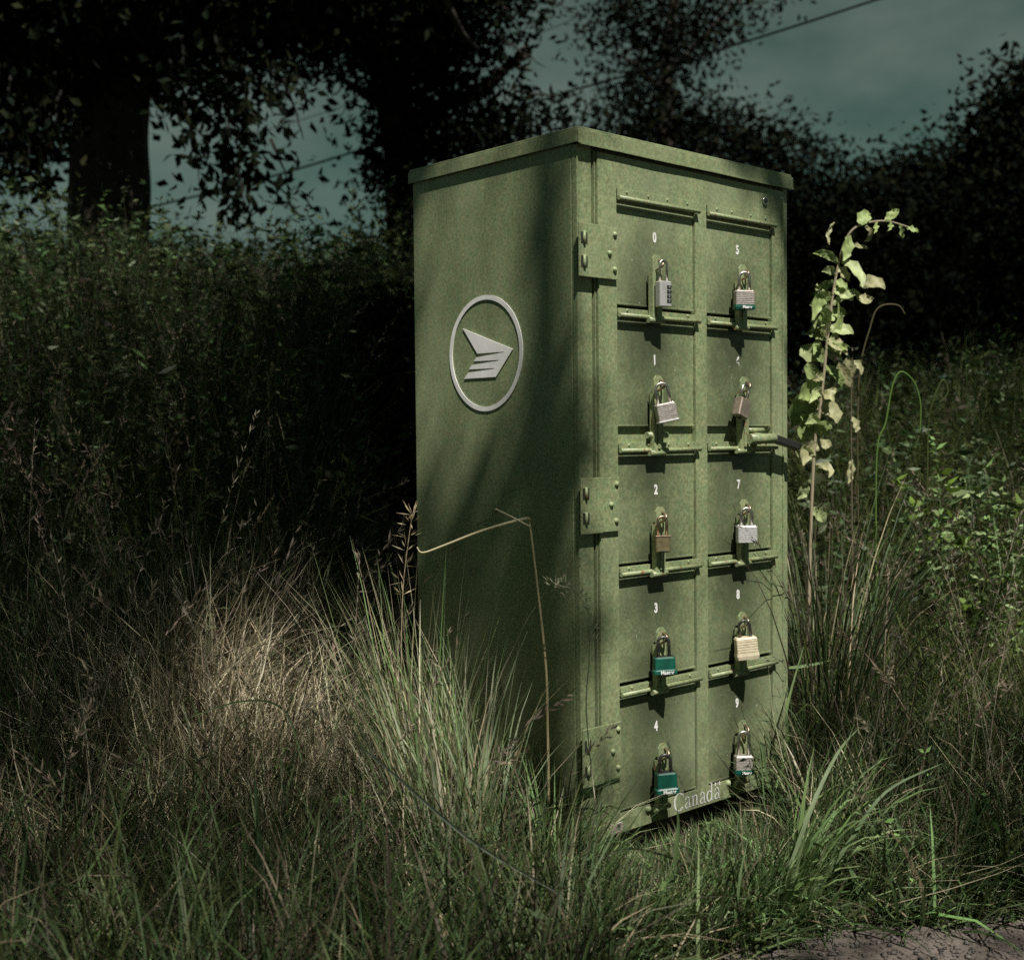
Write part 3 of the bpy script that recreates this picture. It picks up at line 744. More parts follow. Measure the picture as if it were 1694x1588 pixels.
# --- D: leafy weeds on the upper banks
def weeds(root, hgt, nl, ls, pal, bag, lean=0.25):
    n = len(root); az = rng.uniform(0, 2 * PI, n)
    c = pick(pal, n)
    V, F, C, P = blades(root, az, rng.uniform(0, lean, n), rng.uniform(0, 0.5, n), hgt, np.full(n, 0.004), c * 0.7, 4)
    bag.add(V, F, C)
    K = P.shape[1] - 1
    t = rng.uniform(0.25, 1.0, (n, nl)) * K; i0 = np.minimum(t.astype(int), K - 1); fr = (t - i0)[..., None]
    ii = np.arange(n)[:, None]
    cen = (P[ii, i0] * (1 - fr) + P[ii, i0 + 1] * fr).reshape(-1, 3)
    a = rng.uniform(0, 2 * PI, len(cen)); dv = np.stack([np.cos(a), np.sin(a), rng.uniform(-0.3, 0.9, len(cen))], -1)
    pf = np.repeat(rng.uniform(0.5, 1.0, n) + 1.1 * (rng.random(n) ** 6), nl)
    lc = np.repeat(c, nl, 0) * rng.uniform(0.7, 1.3, (len(cen), 1))
    bag.add(*leaves(cen, dv, rng.uniform(0.6, 1.3, len(cen)) * ls * pf, rng.uniform(0.25, 0.42, len(cen)) * ls * pf, lc, 0.15))
b = Bag()
root, u, v = scatter(5500, 3.6, 7.4, 0.6, hollow)
weeds(root, cap(root, rng.uniform(0.35, 0.95, len(root))), 22, 0.038, DGRN + GRN + [(0.06, 0.05, 0.03)], b)
b.build("bank_weeds", M['leaf'], label="leafy olive green weeds covering the upper banks", cat="weeds", kind='stuff')
b = Bag()
root, u, v = scatter(500, 1.7, 3.3, 0.2, hollow)
weeds(root, cap(root, rng.uniform(0.10, 0.28, len(root))), 9, 0.026, GRN + BGRN[:1], b, 0.6)
b.build("low_weeds", M['leaf'], label="small broad leaved weeds scattered through the nearer grass", cat="weeds", kind='stuff')

# --- E: dry panicles standing above the grass
def panicles(root, hgt, bag, pal, az=None, th=None, bend=None, ns=34, pl=0.3, w=0.0018, sp=0.02):
    n = len(root); az = rng.uniform(0, 2 * PI, n) if az is None else az
    th = rng.uniform(0.02, 0.4, n) if th is None else th; bend = rng.uniform(0.2, 1.1, n) if bend is None else bend
    c = pick(pal, n)
    V, F, C, P = blades(root, az, th, bend, hgt, np.full(n, w), c, 6); bag.add(V, F, C)
    K = 6; t = (1 - pl * rng.random((n, ns))) * K; i0 = np.minimum(t.astype(int), K - 1); fr = (t - i0)[..., None]
    ii = np.arange(n)[:, None]
    cen = (P[ii, i0] * (1 - fr) + P[ii, i0 + 1] * fr).reshape(-1, 3)
    ax = norm(P[:, K] - P[:, K - 2]); dv = np.repeat(ax, ns, 0) + rng.normal(0, 0.45, (n * ns, 3))
    bag.add(*leaves(cen, dv, rng.uniform(0.4, 1.4, n * ns) * sp, np.full(n * ns, 0.0032), np.repeat(c, ns, 0) * rng.uniform(0.8, 1.25, (n * ns, 1))))
b = Bag()
root, u, v = scatter(1500, 2.0, 6.4, 0.4, hollow)
pw = (root - CAM) @ fw; pp_ = IW / 2 + FPX * ((root - CAM) @ RT) / pw; root = root[~((pp_ > 840) & (pp_ < 1340) & (pw < 3.0))]
panicles(root, cap(root, rng.uniform(0.4, 0.9, len(root)), 20), b, [(0.22, 0.18, 0.13), (0.28, 0.23, 0.17), (0.17, 0.14, 0.11)])
b.build("seeding_grass", M['grass'], label="purple brown seeding grass heads nodding over the banks", cat="grass", kind='stuff')

# --- F: single tussocks and plants
def tussock(px, py, u, n, Lr, wr, pal, label, lean_az=None, spread=0.9, bend=(0.3, 1.5), rad=0.05, name="grass_tussock", group=None, leanmix=0.0, th0=0.0, capit=True):
    p = at(px, py, u); cx, cy = p.x, p.y
    a = rng.uniform(0, 2 * PI, n)
    r = rad * np.sqrt(rng.random(n))
    x = cx + r * np.cos(a); y = cy + r * np.sin(a)
    root = np.stack([x, y, height(x, y)], -1)
    az = a + rng.normal(0, 0.5, n)
    if lean_az is not None:
        m_ = rng.random(n) < leanmix; az[m_] = lean_az + rng.normal(0, 0.45, m_.sum())
    c = pick(pal, n, 0.2)
    TL = rng.uniform(*Lr, n)
    if capit: TL = cap(root, TL, -70 if wr[1] > 0.0095 else -15)
    bg_ = Bag(); bg_.add(*blades(root, az, th0 + np.abs(rng.normal(0, 0.28, n)) * spread, rng.uniform(*bend, n), TL, rng.uniform(*wr, n), c * 0.6, 6, tipcol=c, p=1.6))
    return bg_.build(name, M['grass'], label=label, cat="grass tussock", group=group, kind="thing")
def vaz(du, dv):   # azimuth of a plan direction given in view axes
    return math.atan2(du * UY - dv * UX, du * UX + dv * UY)
tussock(1235, 1490, 2.38, 430, (0.16, 0.34), (0.005, 0.013), BGRN * 2 + [(0.34, 0.44, 0.22)], "broad bladed green tussock on the gravel edge under the right door column", rad=0.13, bend=(0.4, 1.5))
tussock(1095, 1550, 2.22, 190, (0.12, 0.30), (0.004, 0.011), BGRN + [(0.34, 0.44, 0.22)], "small bright green tussock at the bottom, in front of the wordmark", rad=0.05, bend=(0.3, 1.2))
tussock(1365, 1430, 2.60, 150, (0.16, 0.34), (0.005, 0.010), GRN[1:2] + BGRN + STRAW[:1], "tall green tussock leaning right beside the cabinet's lower right corner", capit=False, rad=0.09, lean_az=vaz(-0.2, 1), leanmix=0.6)
tussock(920, 1400, 2.30, 170, (0.15, 0.36), (0.003, 0.008), GRN + BGRN * 2, "loose green tussock in front of the lowest hinge", rad=0.08)
tussock(745, 1330, 2.35, 380, (0.20, 0.60), (0.0025, 0.0075), [(0.34, 0.44, 0.26), (0.42, 0.48, 0.32), (0.30, 0.38, 0.20), (0.36, 0.42, 0.26), (0.24, 0.33, 0.15)] + STRAW[:3] + BGRN, "tall pale green tuft leaning left against the emblem side of the cabinet", capit=False, rad=0.09, lean_az=vaz(0.15, -1), leanmix=0.75, spread=0.5, bend=(0.1, 0.8))
tussock(700, 1300, 2.50, 300, (0.35, 0.72), (0.0015, 0.0045), STRAW + BGRN, "feathery straw coloured tuft behind the pale green tuft", capit=False, rad=0.08, lean_az=vaz(0.0, -1), leanmix=0.5, spread=0.4, bend=(0.05, 0.9))
tussock(420, 1560, 2.0, 70, (0.2, 0.42), (0.004, 0.008), GRN + DGRN, "dark green tussock with long upright blades at the lower left", rad=0.05, spread=0.5)
tussock(1530, 1420, 2.75, 130, (0.15, 0.34), (0.002, 0.006), GRN + DGRN, "low dark green tussock at the right, above the gravel", rad=0.12)

tussock(1360, 1120, 3.20, 360, (0.50, 0.95), (0.002, 0.006), GRN * 2 + DRYBR + STRAW[:1], "brown green grass clump hiding the foot of the tall weed", rad=0.16, spread=0.6)
tussock(1010, 1500, 2.15, 120, (0.10, 0.26), (0.003, 0.008), BGRN + GRN, "low green tussock left of the small bright tussock at the bottom", rad=0.07)
def strand(name, pts, rads, pal, label, cat, group=None, m=None):
    """a single stem through given points, round section"""
    P = [Vector(p) for p in pts]; o = []
    for i in range(len(P) - 1):                                            # Catmull-Rom
        p0, p1, p2, p3 = P[max(i - 1, 0)], P[i], P[i + 1], P[min(i + 2, len(P) - 1)]
        for k in range(5):
            t = k / 5
            o.append(0.5 * ((2 * p1) + (p2 - p0) * t + (2 * p0 - 5 * p1 + 4 * p2 - p3) * t * t + (3 * p1 - p0 - 3 * p2 + p3) * t ** 3))
    o.append(P[-1]); r = [rads[0] + (rads[1] - rads[0]) * i / (len(o) - 1) for i in range(len(o))]
    mb = MB().tube(o, r, 6); me = mb.mesh(name)
    ca = me.color_attributes.new("Col", 'FLOAT_COLOR', 'POINT'); c = (*pal, 1.0)
    ca.data.foreach_set("color", np.tile(np.array(c, dtype=np.float32), len(me.vertices)))
    ob = link(name, me, m or M['grass'])
    if label: tag(ob, label, cat, group)
    return ob, o

# bent dead stalk in front of the emblem side
stalk = empty("bent_stalk", at(906, 1290, 2.40)); bpy.context.view_layer.update()
tag(stalk, "thin dead stalk snapped over in front of the cabinet's side", "stalk")
def sub(o, parent, name=None):
    o.parent = parent; o.matrix_parent_inverse = parent.matrix_world.inverted()
    if name: o.name = name
    return o
s1, _ = strand("stem", [at(908, 1330, 2.40), at(906, 1200, 2.41), at(903, 1100, 2.42), at(888, 960, 2.43), at(876, 862, 2.44)], (0.0028, 0.0022), (0.55, 0.45, 0.26), None, None); sub(s1, stalk)
s2, _ = strand("folded_leaf", [at(876, 862, 2.44), at(868, 858, 2.43), at(800, 877, 2.41), at(740, 900, 2.42), at(700, 914, 2.42), at(690, 905, 2.42)], (0.0034, 0.0014), (0.60, 0.54, 0.34), None, None); sub(s2, stalk)
s3, _ = strand("broken_tip", [at(878, 872, 2.43), at(850, 857, 2.40), at(820, 842, 2.37)], (0.0019, 0.0015), (0.66, 0.58, 0.42), None, None); sub(s3, stalk)

# feathery seed stem in front of the second hinge gap
def seed_stem(name, pts, label, pal, n=70, sp=0.02, spread=0.02, rad=(0.0013, 0.0006), cat="seed head", frac=0.55):
    o, path = strand(name, pts, rad, pal, label, cat)
    P = np.array([list(p) for p in path]); k0 = int(len(P) * (1 - frac))
    ii = rng.integers(k0, len(P), n)
    dv = norm(rng.normal(0, 1, (n, 3)) + np.array([0, 0, 0.4]))
    cen = P[ii] + dv * rng.random((n, 1)) * spread
    bag = Bag(); bag.add(*leaves(cen, dv + np.array([0, 0, 0.5]), rng.uniform(0.4, 1.2, n) * sp, np.full(n, 0.0022), pick([pal], n, 0.3)))
    ch = bag.build("spikelets", M['grass']); ch.parent = o
    return o
seed_stem("seed_stem", [at(985, 1330, 2.30), at(970, 1180, 2.31), at(975, 1080, 2.32), at(972, 1010, 2.33), at(945, 975, 2.33), at(918, 968, 2.33)], "pale feathery grass seed head in front of the flange between hinges", (0.66, 0.62, 0.46), 190, 0.016, 0.016)
seed_stem("seed_stem", [at(668, 1250, 2.45), at(664, 1080, 2.46), at(668, 960, 2.47), at(682, 850, 2.47)], "upright straw seed stem at the cabinet's rear left edge", (0.40, 0.33, 0.2), 60, 0.03, 0.012, frac=0.4)
seed_stem("seed_stem", [at(800, 1260, 2.36), at(780, 1180, 2.37), at(775, 1150, 2.37)], "short thin seed stem low on the dark side panel", (0.2, 0.24, 0.14), 20, 0.01, 0.008)

# arching green stems on the right
for pts, lb, cl in (
    ([at(1450, 760, 3.5), at(1465, 700, 3.5), at(1476, 640, 3.5), at(1490, 615, 3.5), at(1512, 632, 3.5), at(1523, 670, 3.5), at(1521, 720, 3.5)], "bright green grass stem arching over like a hook, right of the tall weed", (0.12, 0.22, 0.05)),
    ([at(1535, 720, 3.8), at(1545, 660, 3.8), at(1560, 628, 3.8), at(1568, 650, 3.8), at(1552, 668, 3.8)], "dull green curled stem right of the bright hooked stem", (0.07, 0.10, 0.03)),
    ([at(1420, 640, 3.7), at(1440, 540, 3.7), at(1455, 508, 3.7), at(1485, 505, 3.7), at(1497, 520, 3.7)], "brown nodding stem rising between the weed and hooked stem", (0.11, 0.10, 0.05))):
    strand("arching_stem", [pts[0] + Vector((0.0, 0, -0.45))] + pts, (0.0026, 0.0018), cl, lb, "grass stem")

# long single blades that stand out
def long_blade(pts, w, colr, label):
    P = [Vector(p) for p in pts]; o = []
    for i in range(len(P) - 1):
        p0, p1, p2, p3 = P[max(i - 1, 0)], P[i], P[i + 1], P[min(i + 2, len(P) - 1)]
        for k in range(6):
            t = k / 6; o.append(0.5 * ((2 * p1) + (p2 - p0) * t + (2 * p0 - 5 * p1 + 4 * p2 - p3) * t * t + (3 * p1 - p0 - 3 * p2 + p3) * t ** 3))
    o.append(P[-1]); V = []; F = []; n = len(o)
    for i, p in enumerate(o):
        d_ = (o[min(i + 1, n - 1)] - o[max(i - 1, 0)]).normalized(); s_ = d_.cross(Vector(fw)).normalized()
        s_ = (s_ * 0.85 + Vector(fw) * 0.5).normalized(); t = i / (n - 1); ww = w * min(1, 0.5 + 1.8 * t) * (1 - t ** 2.5) / 2 + 0.0003
        V += [p - s_ * ww, p + Vector(fw) * 0.25 * ww - Vector(UP) * 0.0, p + s_ * ww]
    for i in range(n - 1):
        a = 3 * i; F += [(a, a + 1, a + 4, a + 3), (a + 1, a + 2, a + 5, a + 4)]
    V = np.array([list(v_) for v_ in V]); C = np.tile(np.array(colr), (len(V), 1)) * np.repeat(rng.uniform(0.85, 1.15, (n, 1)), 3, 0)
    return tag(np_mesh("long_grass", V, np.array(F), C, M['grass']), label, "grass blade", "single long grass blades", "thing")
long_blade([at(930, 1480, 1.9), at(780, 1390, 1.9), at(640, 1270, 1.88), at(592, 1232, 1.87)], 0.007, (0.42, 0.46, 0.38), "grey green blade slanting across the grass left of the lowest hinge")
long_blade([at(412, 1588, 2.0), at(428, 1420, 2.02), at(423, 1310, 2.03), at(420, 1285, 2.03)], 0.009, (0.08, 0.13, 0.06), "upright dark green blade standing alone at the lower left")
long_blade([at(500, 1260, 2.35), at(470, 1175, 2.35), at(400, 1160, 2.35), at(290, 1195, 2.35)], 0.006, (0.34, 0.46, 0.22), "green blade arching over the front of the straw heap")
long_blade([at(1290, 1480, 2.3), at(1345, 1330, 2.35), at(1386, 1245, 2.42), at(1420, 1205, 2.5)], 0.008, (0.16, 0.21, 0.11), "wide pale blade rising from the tussock toward the right")
long_blade([at(1330, 1500, 2.3), at(1400, 1400, 2.32), at(1465, 1310, 2.35), at(1560, 1262, 2.40)], 0.007, (0.10, 0.15, 0.07), "long green blade leaning right over the dark grass")
long_blade([at(1105, 1530, 2.2), at(1115, 1440, 2.2), at(1122, 1370, 2.2), at(1120, 1335, 2.2)], 0.008, (0.10, 0.16, 0.06), "pointed green blade crossing under the wordmark")
long_blade([at(1290, 1300, 2.85), at(1302, 1220, 2.85), at(1302, 1170, 2.85), at(1330, 1068, 2.9)], 0.009, (0.14, 0.21, 0.08), "bright green blade climbing the cabinet's right edge")
long_blade([at(1300, 1105, 3.0), at(1340, 1100, 3.0), at(1375, 1092, 3.02)], 0.008, (0.12, 0.19, 0.07), "short green blade sticking out right of the cream padlock")
long_blade([at(1560, 940, 3.2), at(1590, 1020, 3.1), at(1570, 900, 3.2)], 0.003, (0.20, 0.17, 0.10), "thin dry blade standing in the dark grass at right")
long_blade([at(1180, 1450, 2.3), at(1100, 1415, 2.25), at(1030, 1405, 2.22), at(965, 1440, 2.2)], 0.007, (0.20, 0.22, 0.15), "pale folded blade lying in front of the cabinet's foot")
long_blade([at(1270, 1290, 2.6), at(1258, 1230, 2.62), at(1268, 1370, 2.6)], 0.006, (0.12, 0.19, 0.08), "short pointed blade in front of the lower right door")

# tall weed right of the cabinet
weed = empty("tall_weed", at(1345, 1200, 3.42)); bpy.context.view_layer.update()
tag(weed, "tall pale leafy weed with drooping top standing right of the cabinet", "weed")
U = 3.42
st, path = strand("stem", [at(1335, 1250, U), at(1338, 1000, U), at(1346, 760, U), at(1355, 690, U), at(1363, 620, U), at(1370, 550, U), at(1379, 480, U), at(1390, 425, U), at(1404, 388, U), at(1425, 372, U + 0.02), at(1465, 366, U + 0.03), at(1508, 378, U + 0.05)], (0.0052, 0.0024), (0.42, 0.36, 0.25), None, None)
sub(st, weed)
def big_leaf(parent, base, tip, mid_off, w, colr, curl=0.3):
    base, tip = Vector(base), Vector(tip); mid = (base + tip) / 2 + Vector(mid_off)
    V = []; F = []; n = 9
    for i in range(n):
        t = i / (n - 1); p = base * (1 - t) ** 2 + mid * 2 * t * (1 - t) + tip * t * t
        d_ = ((mid - base) * (1 - t) + (tip - mid) * t).normalized()
        s_ = d_.cross(Vector(fw)); s_ = (s_.normalized() if s_.length > 0.1 else Vector(RT))
        s_ = (s_ + Vector(fw) * random.uniform(0.3, 0.5)).normalized(); nn = d_.cross(s_)
        ww = 1.18 * w * (math.sin(PI * min(1, t * 0.93 + 0.06)) ** 0.75) / 2 * (1 + 0.12 * math.sin(i * 2.4))
        for j in (-1, -0.5, 0, 0.5, 1):
            V.append(p + s_ * ww * j + nn * (abs(j) ** 1.5) * ww * curl + nn * 0.004 * math.sin(i * 1.7 + j * 3))
    for i in range(n - 1):
        for j in range(4): a = 5 * i + j; F.append((a, a + 1, a + 6, a + 5))
    V = np.array([list(q_) for q_ in V]); C = np.tile(np.array(colr), (len(V), 1)) * rng.uniform(0.75, 1.2, (len(V), 1))
    C = C + 0.25 * np.repeat((rng.random((n, 1)) > 0.7), 5, 0) * np.array([[0.08, 0.03, 0.0]])
    o = np_mesh("leaf", V, np.array(F), C, M['leaf'], smooth=True); sub(o, parent)
LG1, LG2, LB = (0.34, 0.44, 0.17), (0.44, 0.52, 0.25), (0.40, 0.40, 0.22)
z_ = lambda a, b_, c_=0.0: list(Vector(RT) * a + Vector(UP) * b_ + Vector(fw) * c_)
for bx_, by_, tx, ty, mo, w, c in (
    (1405, 390, 1396, 432, z_(0.0, 0), 0.030, LG1), (1425, 372, 1440, 355, z_(-0.01, 0.01), 0.035, LG1), (1432, 374, 1430, 400, z_(0.03, 0), 0.016, LB),
    (1465, 366, 1487, 346, z_(0, 0.0), 0.022, LG1), (1388, 436, 1345, 420, z_(0, 0.025), 0.020, LG1), (1392, 432, 1428, 475, z_(0.02, 0.02), 0.030, LG2),
    (1404, 408, 1435, 412, z_(0, 0.01), 0.012, LB), (1378, 492, 1345, 530, z_(-0.02, 0.05), 0.034, LG1), (1380, 500, 1352, 470, z_(-0.02, 0.0), 0.018, LG2), (1378, 505, 1425, 488, z_(0.0, 0.03), 0.022, LG2),
    (1425, 475, 1464, 478, z_(0, 0.03), 0.034, LB), (1418, 488, 1445, 492, z_(0, -0.02), 0.026, LB), (1370, 545, 1348, 520, z_(-0.02, -0.01), 0.024, LG2), (1372, 545, 1412, 552, z_(0, 0.012), 0.034, LG2), (1366, 575, 1386, 500, z_(0.04, 0), 0.016, LG1),
    (1362, 590, 1325, 572, z_(0, -0.01), 0.045, LG2), (1363, 600, 1352, 562, z_(-0.01, 0), 0.026, LG1), (1364, 590, 1400, 575, z_(0.01, 0.01), 0.016, LB),
    (1365, 580, 1382, 600, z_(0, 0.01), 0.020, LB), (1355, 660, 1312, 705, z_(-0.02, 0.03), 0.075, LG1), (1353, 648, 1322, 660, z_(0, 0.02), 0.06, LG1), (1358, 680, 1384, 700, z_(0.02, 0.03), 0.040, LB), (1360, 655, 1380, 665, z_(0, 0.015), 0.022, LB),
    (1350, 735, 1330, 770, z_(-0.02, 0.02), 0.040, LB), (1360, 640, 1338, 600, z_(-0.02, 0.02), 0.03, LG1), (1352, 690, 1330, 730, z_(-0.03, 0.0), 0.045, LG1), (1371, 530, 1400, 520, z_(0.0, 0.02), 0.03, LG1), (1384, 455, 1360, 450, z_(0, 0.02), 0.02, LG2), (1376, 520, 1340, 505, z_(0, 0.03), 0.028, LG2), (1368, 560, 1340, 545, z_(-0.01, 0.02), 0.03, LG1), (1366, 610, 1392, 640, z_(0.02, 0.01), 0.026, LG1), (1350, 770, 1372, 790, z_(0.03, 0.02), 0.022, LB), (1350, 745, 1376, 738, z_(0.0, 0.02), 0.026, LB), (1380, 368, 1372, 405, z_(-0.02, 0), 0.01, LB), (1490, 372, 1492, 395, z_(0, 0), 0.014, LG1), (1500, 376, 1520, 384, z_(0, 0), 0.014, LG1),
    (1450, 368, 1447, 386, z_(0, 0), 0.012, LG1), (1475, 368, 1470, 382, z_(0, 0), 0.012, LG1)):
    big_leaf(weed, at(bx_, by_, U), at(tx, ty, U + random.uniform(-0.05, 0.05)), mo, w, c)
PT = [Vector(q_) for q_ in path]
for i in range(26):
    q_ = PT[random.randint(int(len(PT) * 0.16), int(len(PT) * 0.62))]; sd_ = random.choice((-1, 1)); ln_ = random.uniform(0.035, 0.075)
    tip_ = q_ + Vector(RT) * sd_ * ln_ * random.uniform(0.5, 1) + Vector(UP) * random.uniform(-0.05, 0.03) + Vector(fw) * random.uniform(-0.05, 0.05)
    big_leaf(weed, q_, tip_, z_(0, random.uniform(0.0, 0.03)), random.uniform(0.018, 0.038), random.choice((LG1, LG2, LG1, LB)))
# a thinner companion stem
w2 = empty("slender_weed", at(1408, 1100, 3.5)); bpy.context.view_layer.update()
tag(w2, "slender dry weed with shrivelled leaves close right of the tall weed", "weed")
st, _ = strand("stem", [at(1412, 1150, 3.5), at(1410, 900, 3.5), at(1408, 700, 3.5), at(1410, 575, 3.5)], (0.003, 0.0015), (0.16, 0.13, 0.09), None, None); sub(st, w2)
for bx_, by_, tx, ty, mo, w, c in ((1408, 640, 1388, 600, z_(-0.01, 0.02), 0.028, LB), (1408, 625, 1402, 590, z_(0, 0), 0.03, LB), (1409, 690, 1416, 715, z_(0.01, 0), 0.02, LB), (1409, 600, 1425, 620, z_(0.01, 0.02), 0.018, LB), (1409, 760, 1404, 800, z_(0, 0), 0.02, LB)):
    big_leaf(w2, at(bx_, by_, 3.5), at(tx, ty, 3.5), mo, w, c)

# narrow-leaved bright stems at the far right edge
def leafy_bush(name, cen_px, n, hgt, ls, pal, label, spread, cat="bush"):
    p = at(*cen_px); a = rng.uniform(0, 2 * PI, n); r = spread * np.sqrt(rng.random(n)); x = p.x + r * np.cos(a); y = p.y + r * np.sin(a)
    root = np.stack([x, y, height(x, y)], -1); b = Bag()
    weeds(root, cap(root, rng.uniform(*hgt, n), 30), 40, ls * 0.6, pal, b, 0.4)
    return b.build(name, M['leaf'], label=label, cat=cat)
leafy_bush("willow_shoots", (1670, 1000, 3.7), 42, (0.6, 0.95), 0.06, BGRN + [(0.13, 0.19, 0.03)], "bright yellow green leafy shoots at the photo's right edge", 0.22, "shrub")
leafy_bush("leafy_shrub", (90, 700, 5.6), 110, (0.7, 1.15), 0.07, GRN + [(0.08, 0.10, 0.03)], "olive leafy shrub at the foot of the big trunk on the left", 0.8, "shrub")
leafy_bush("leafy_shrub", (640, 700, 5.8), 90, (0.7, 1.0), 0.07, GRN + [(0.08, 0.10, 0.03)], "olive leafy shrub just left of the cabinet's roof", 0.5, "shrub")

# near-black leaves added to put shade into the hollow behind the cabinet
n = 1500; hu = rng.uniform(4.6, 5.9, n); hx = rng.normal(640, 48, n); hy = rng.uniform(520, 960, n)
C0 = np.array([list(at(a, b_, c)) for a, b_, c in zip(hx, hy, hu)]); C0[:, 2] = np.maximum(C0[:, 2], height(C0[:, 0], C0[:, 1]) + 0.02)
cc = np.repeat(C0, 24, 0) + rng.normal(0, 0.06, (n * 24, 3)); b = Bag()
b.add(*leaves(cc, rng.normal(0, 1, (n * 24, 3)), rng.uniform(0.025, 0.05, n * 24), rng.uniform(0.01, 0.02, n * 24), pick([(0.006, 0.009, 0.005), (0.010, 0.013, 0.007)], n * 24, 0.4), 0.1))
b.build("hollow_shade_leaves", M['dleaf'], label="near-black leaves added to darken the hollow just behind the cabinet", cat="shrub")

# ------------------------------------------------------------------ trees
def limb(mb, a, b_, r0, r1, kink=0.08, seg=6, n=8):
    a, b_ = Vector(a), Vector(b_); Lg = (b_ - a).length; pts = []; 
    for i in range(seg + 1):
        t = i / seg; j = Vector((random.uniform(-1, 1), random.uniform(-1, 1), random.uniform(-1, 1))) * kink * Lg * (0 if i in (0,) else 0.5)
        pts.append(a.lerp(b_, t) + j)
    mb.tube(pts, [r0 + (r1 - r0) * i / seg for i in range(seg + 1)], n); return pts
def fix_pts(c): return [Vector(p) for p in c]
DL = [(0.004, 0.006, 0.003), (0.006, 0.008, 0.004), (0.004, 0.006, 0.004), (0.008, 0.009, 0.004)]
def sun_plane(P):
    """coordinates across the sun's rays"""
    s = np.array(SUN_DIR); e1 = norm(np.cross(s, [0, 0, 1.0])); e2 = np.cross(e1, s)
    return P @ e1, P @ e2
# openings cut into the canopy to place pools of sunlight, in metres across the sun's rays: centre, half sizes, share of open sky
SPOTS = [((-0.33, 0.56), (0.40, 0.46), 1.0), ((0.14, 0.87), (0.15, 0.21), 1.0), ((-0.30, 0.12), (0.42, 0.20), 0.93),
         ((0.52, 0.62), (0.24, 0.26), 1.0), ((0.40, 0.42), (0.17, 0.18), 1.0), ((0.31, 0.22), (0.13, 0.22), 1.0), ((0.28, 0.0), (0.22, 0.15), 0.97),
         ((-0.26, -0.18), (0.42, 0.20), 1.0), ((0.08, -0.24), (0.40, 0.22), 0.97), ((-1.0, 1.05), (0.30, 0.34), 1.0), ((0.66, 0.30), (0.22, 0.16), 0.7),
         ((-0.62, -0.42), (0.30, 0.14), 0.6), ((-1.45, 1.2), (0.3, 0.35), 0.85), ((1.0, 4.1), (1.2, 0.9), 0.62), ((0.95, 2.7), (0.55, 0.7), 0.5), ((-1.7, 1.7), (0.8, 0.7), 0.6), ((-1.15, 0.35), (0.4, 0.5), 0.45), ((0.75, -0.15), (0.5, 0.4), 0.42), ((1.1, 0.6), (0.4, 0.5), 0.35), ((1.05, 1.8), (0.45, 0.75), 0.5)]
DARK = [((0.120, 0.46), (0.105, 0.17)), ((0.06, 1.95), (0.50, 0.45))]  # canopy left closed here to shade the side panel and the hollow
def open_gap(P):
    """share of sun let through: canopy leaves are cut away to light chosen places"""
    a, b_ = sun_plane(P); o = np.full(len(P), 0.10)
    for (ca, cb), (ra, rb), s_ in SPOTS:
        o = np.maximum(o, s_ * sm(1.25, 0.85, np.sqrt(((a - ca) / ra) ** 2 + ((b_ - cb) / rb) ** 2)))
    for (ca, cb), (ra, rb) in DARK: o *= sm(0.8, 1.15, np.sqrt(((a - ca) / ra) ** 2 + ((b_ - cb) / rb) ** 2))
    return o
def foliage(cens, rads, n_twigs, per, ls, spread=0.22, droop=0.3, pal=DL, gap=True, mb=None):
    """twigs scattered in ellipsoids, each carrying leaves"""
    cens = np.array(cens, float); rads = np.array(rads, float); vol = rads.prod(1) ** 0.8; pr = vol / vol.sum()
    i = rng.choice(len(cens), n_twigs, p=pr); d_ = norm(rng.normal(size=(n_twigs, 3))) * (rng.random((n_twigs, 1)) ** 0.45)
    c = cens[i] + d_ * rads[i]
    cc = np.repeat(c, per, 0) + rng.normal(0, spread, (n_twigs * per, 3)) * np.array([1, 1, 0.6])
    if gap:
        k = rng.random(len(cc)) > open_gap(cc); cc = cc[k]
    n = len(cc); dv = rng.normal(0, 1, (n, 3)); dv[:, 2] -= droop
    return leaves(cc, dv, rng.uniform(0.7, 1.3, n) * ls, rng.uniform(0.4, 0.6, n) * ls, pick(pal, n, 0.4), 0.1)

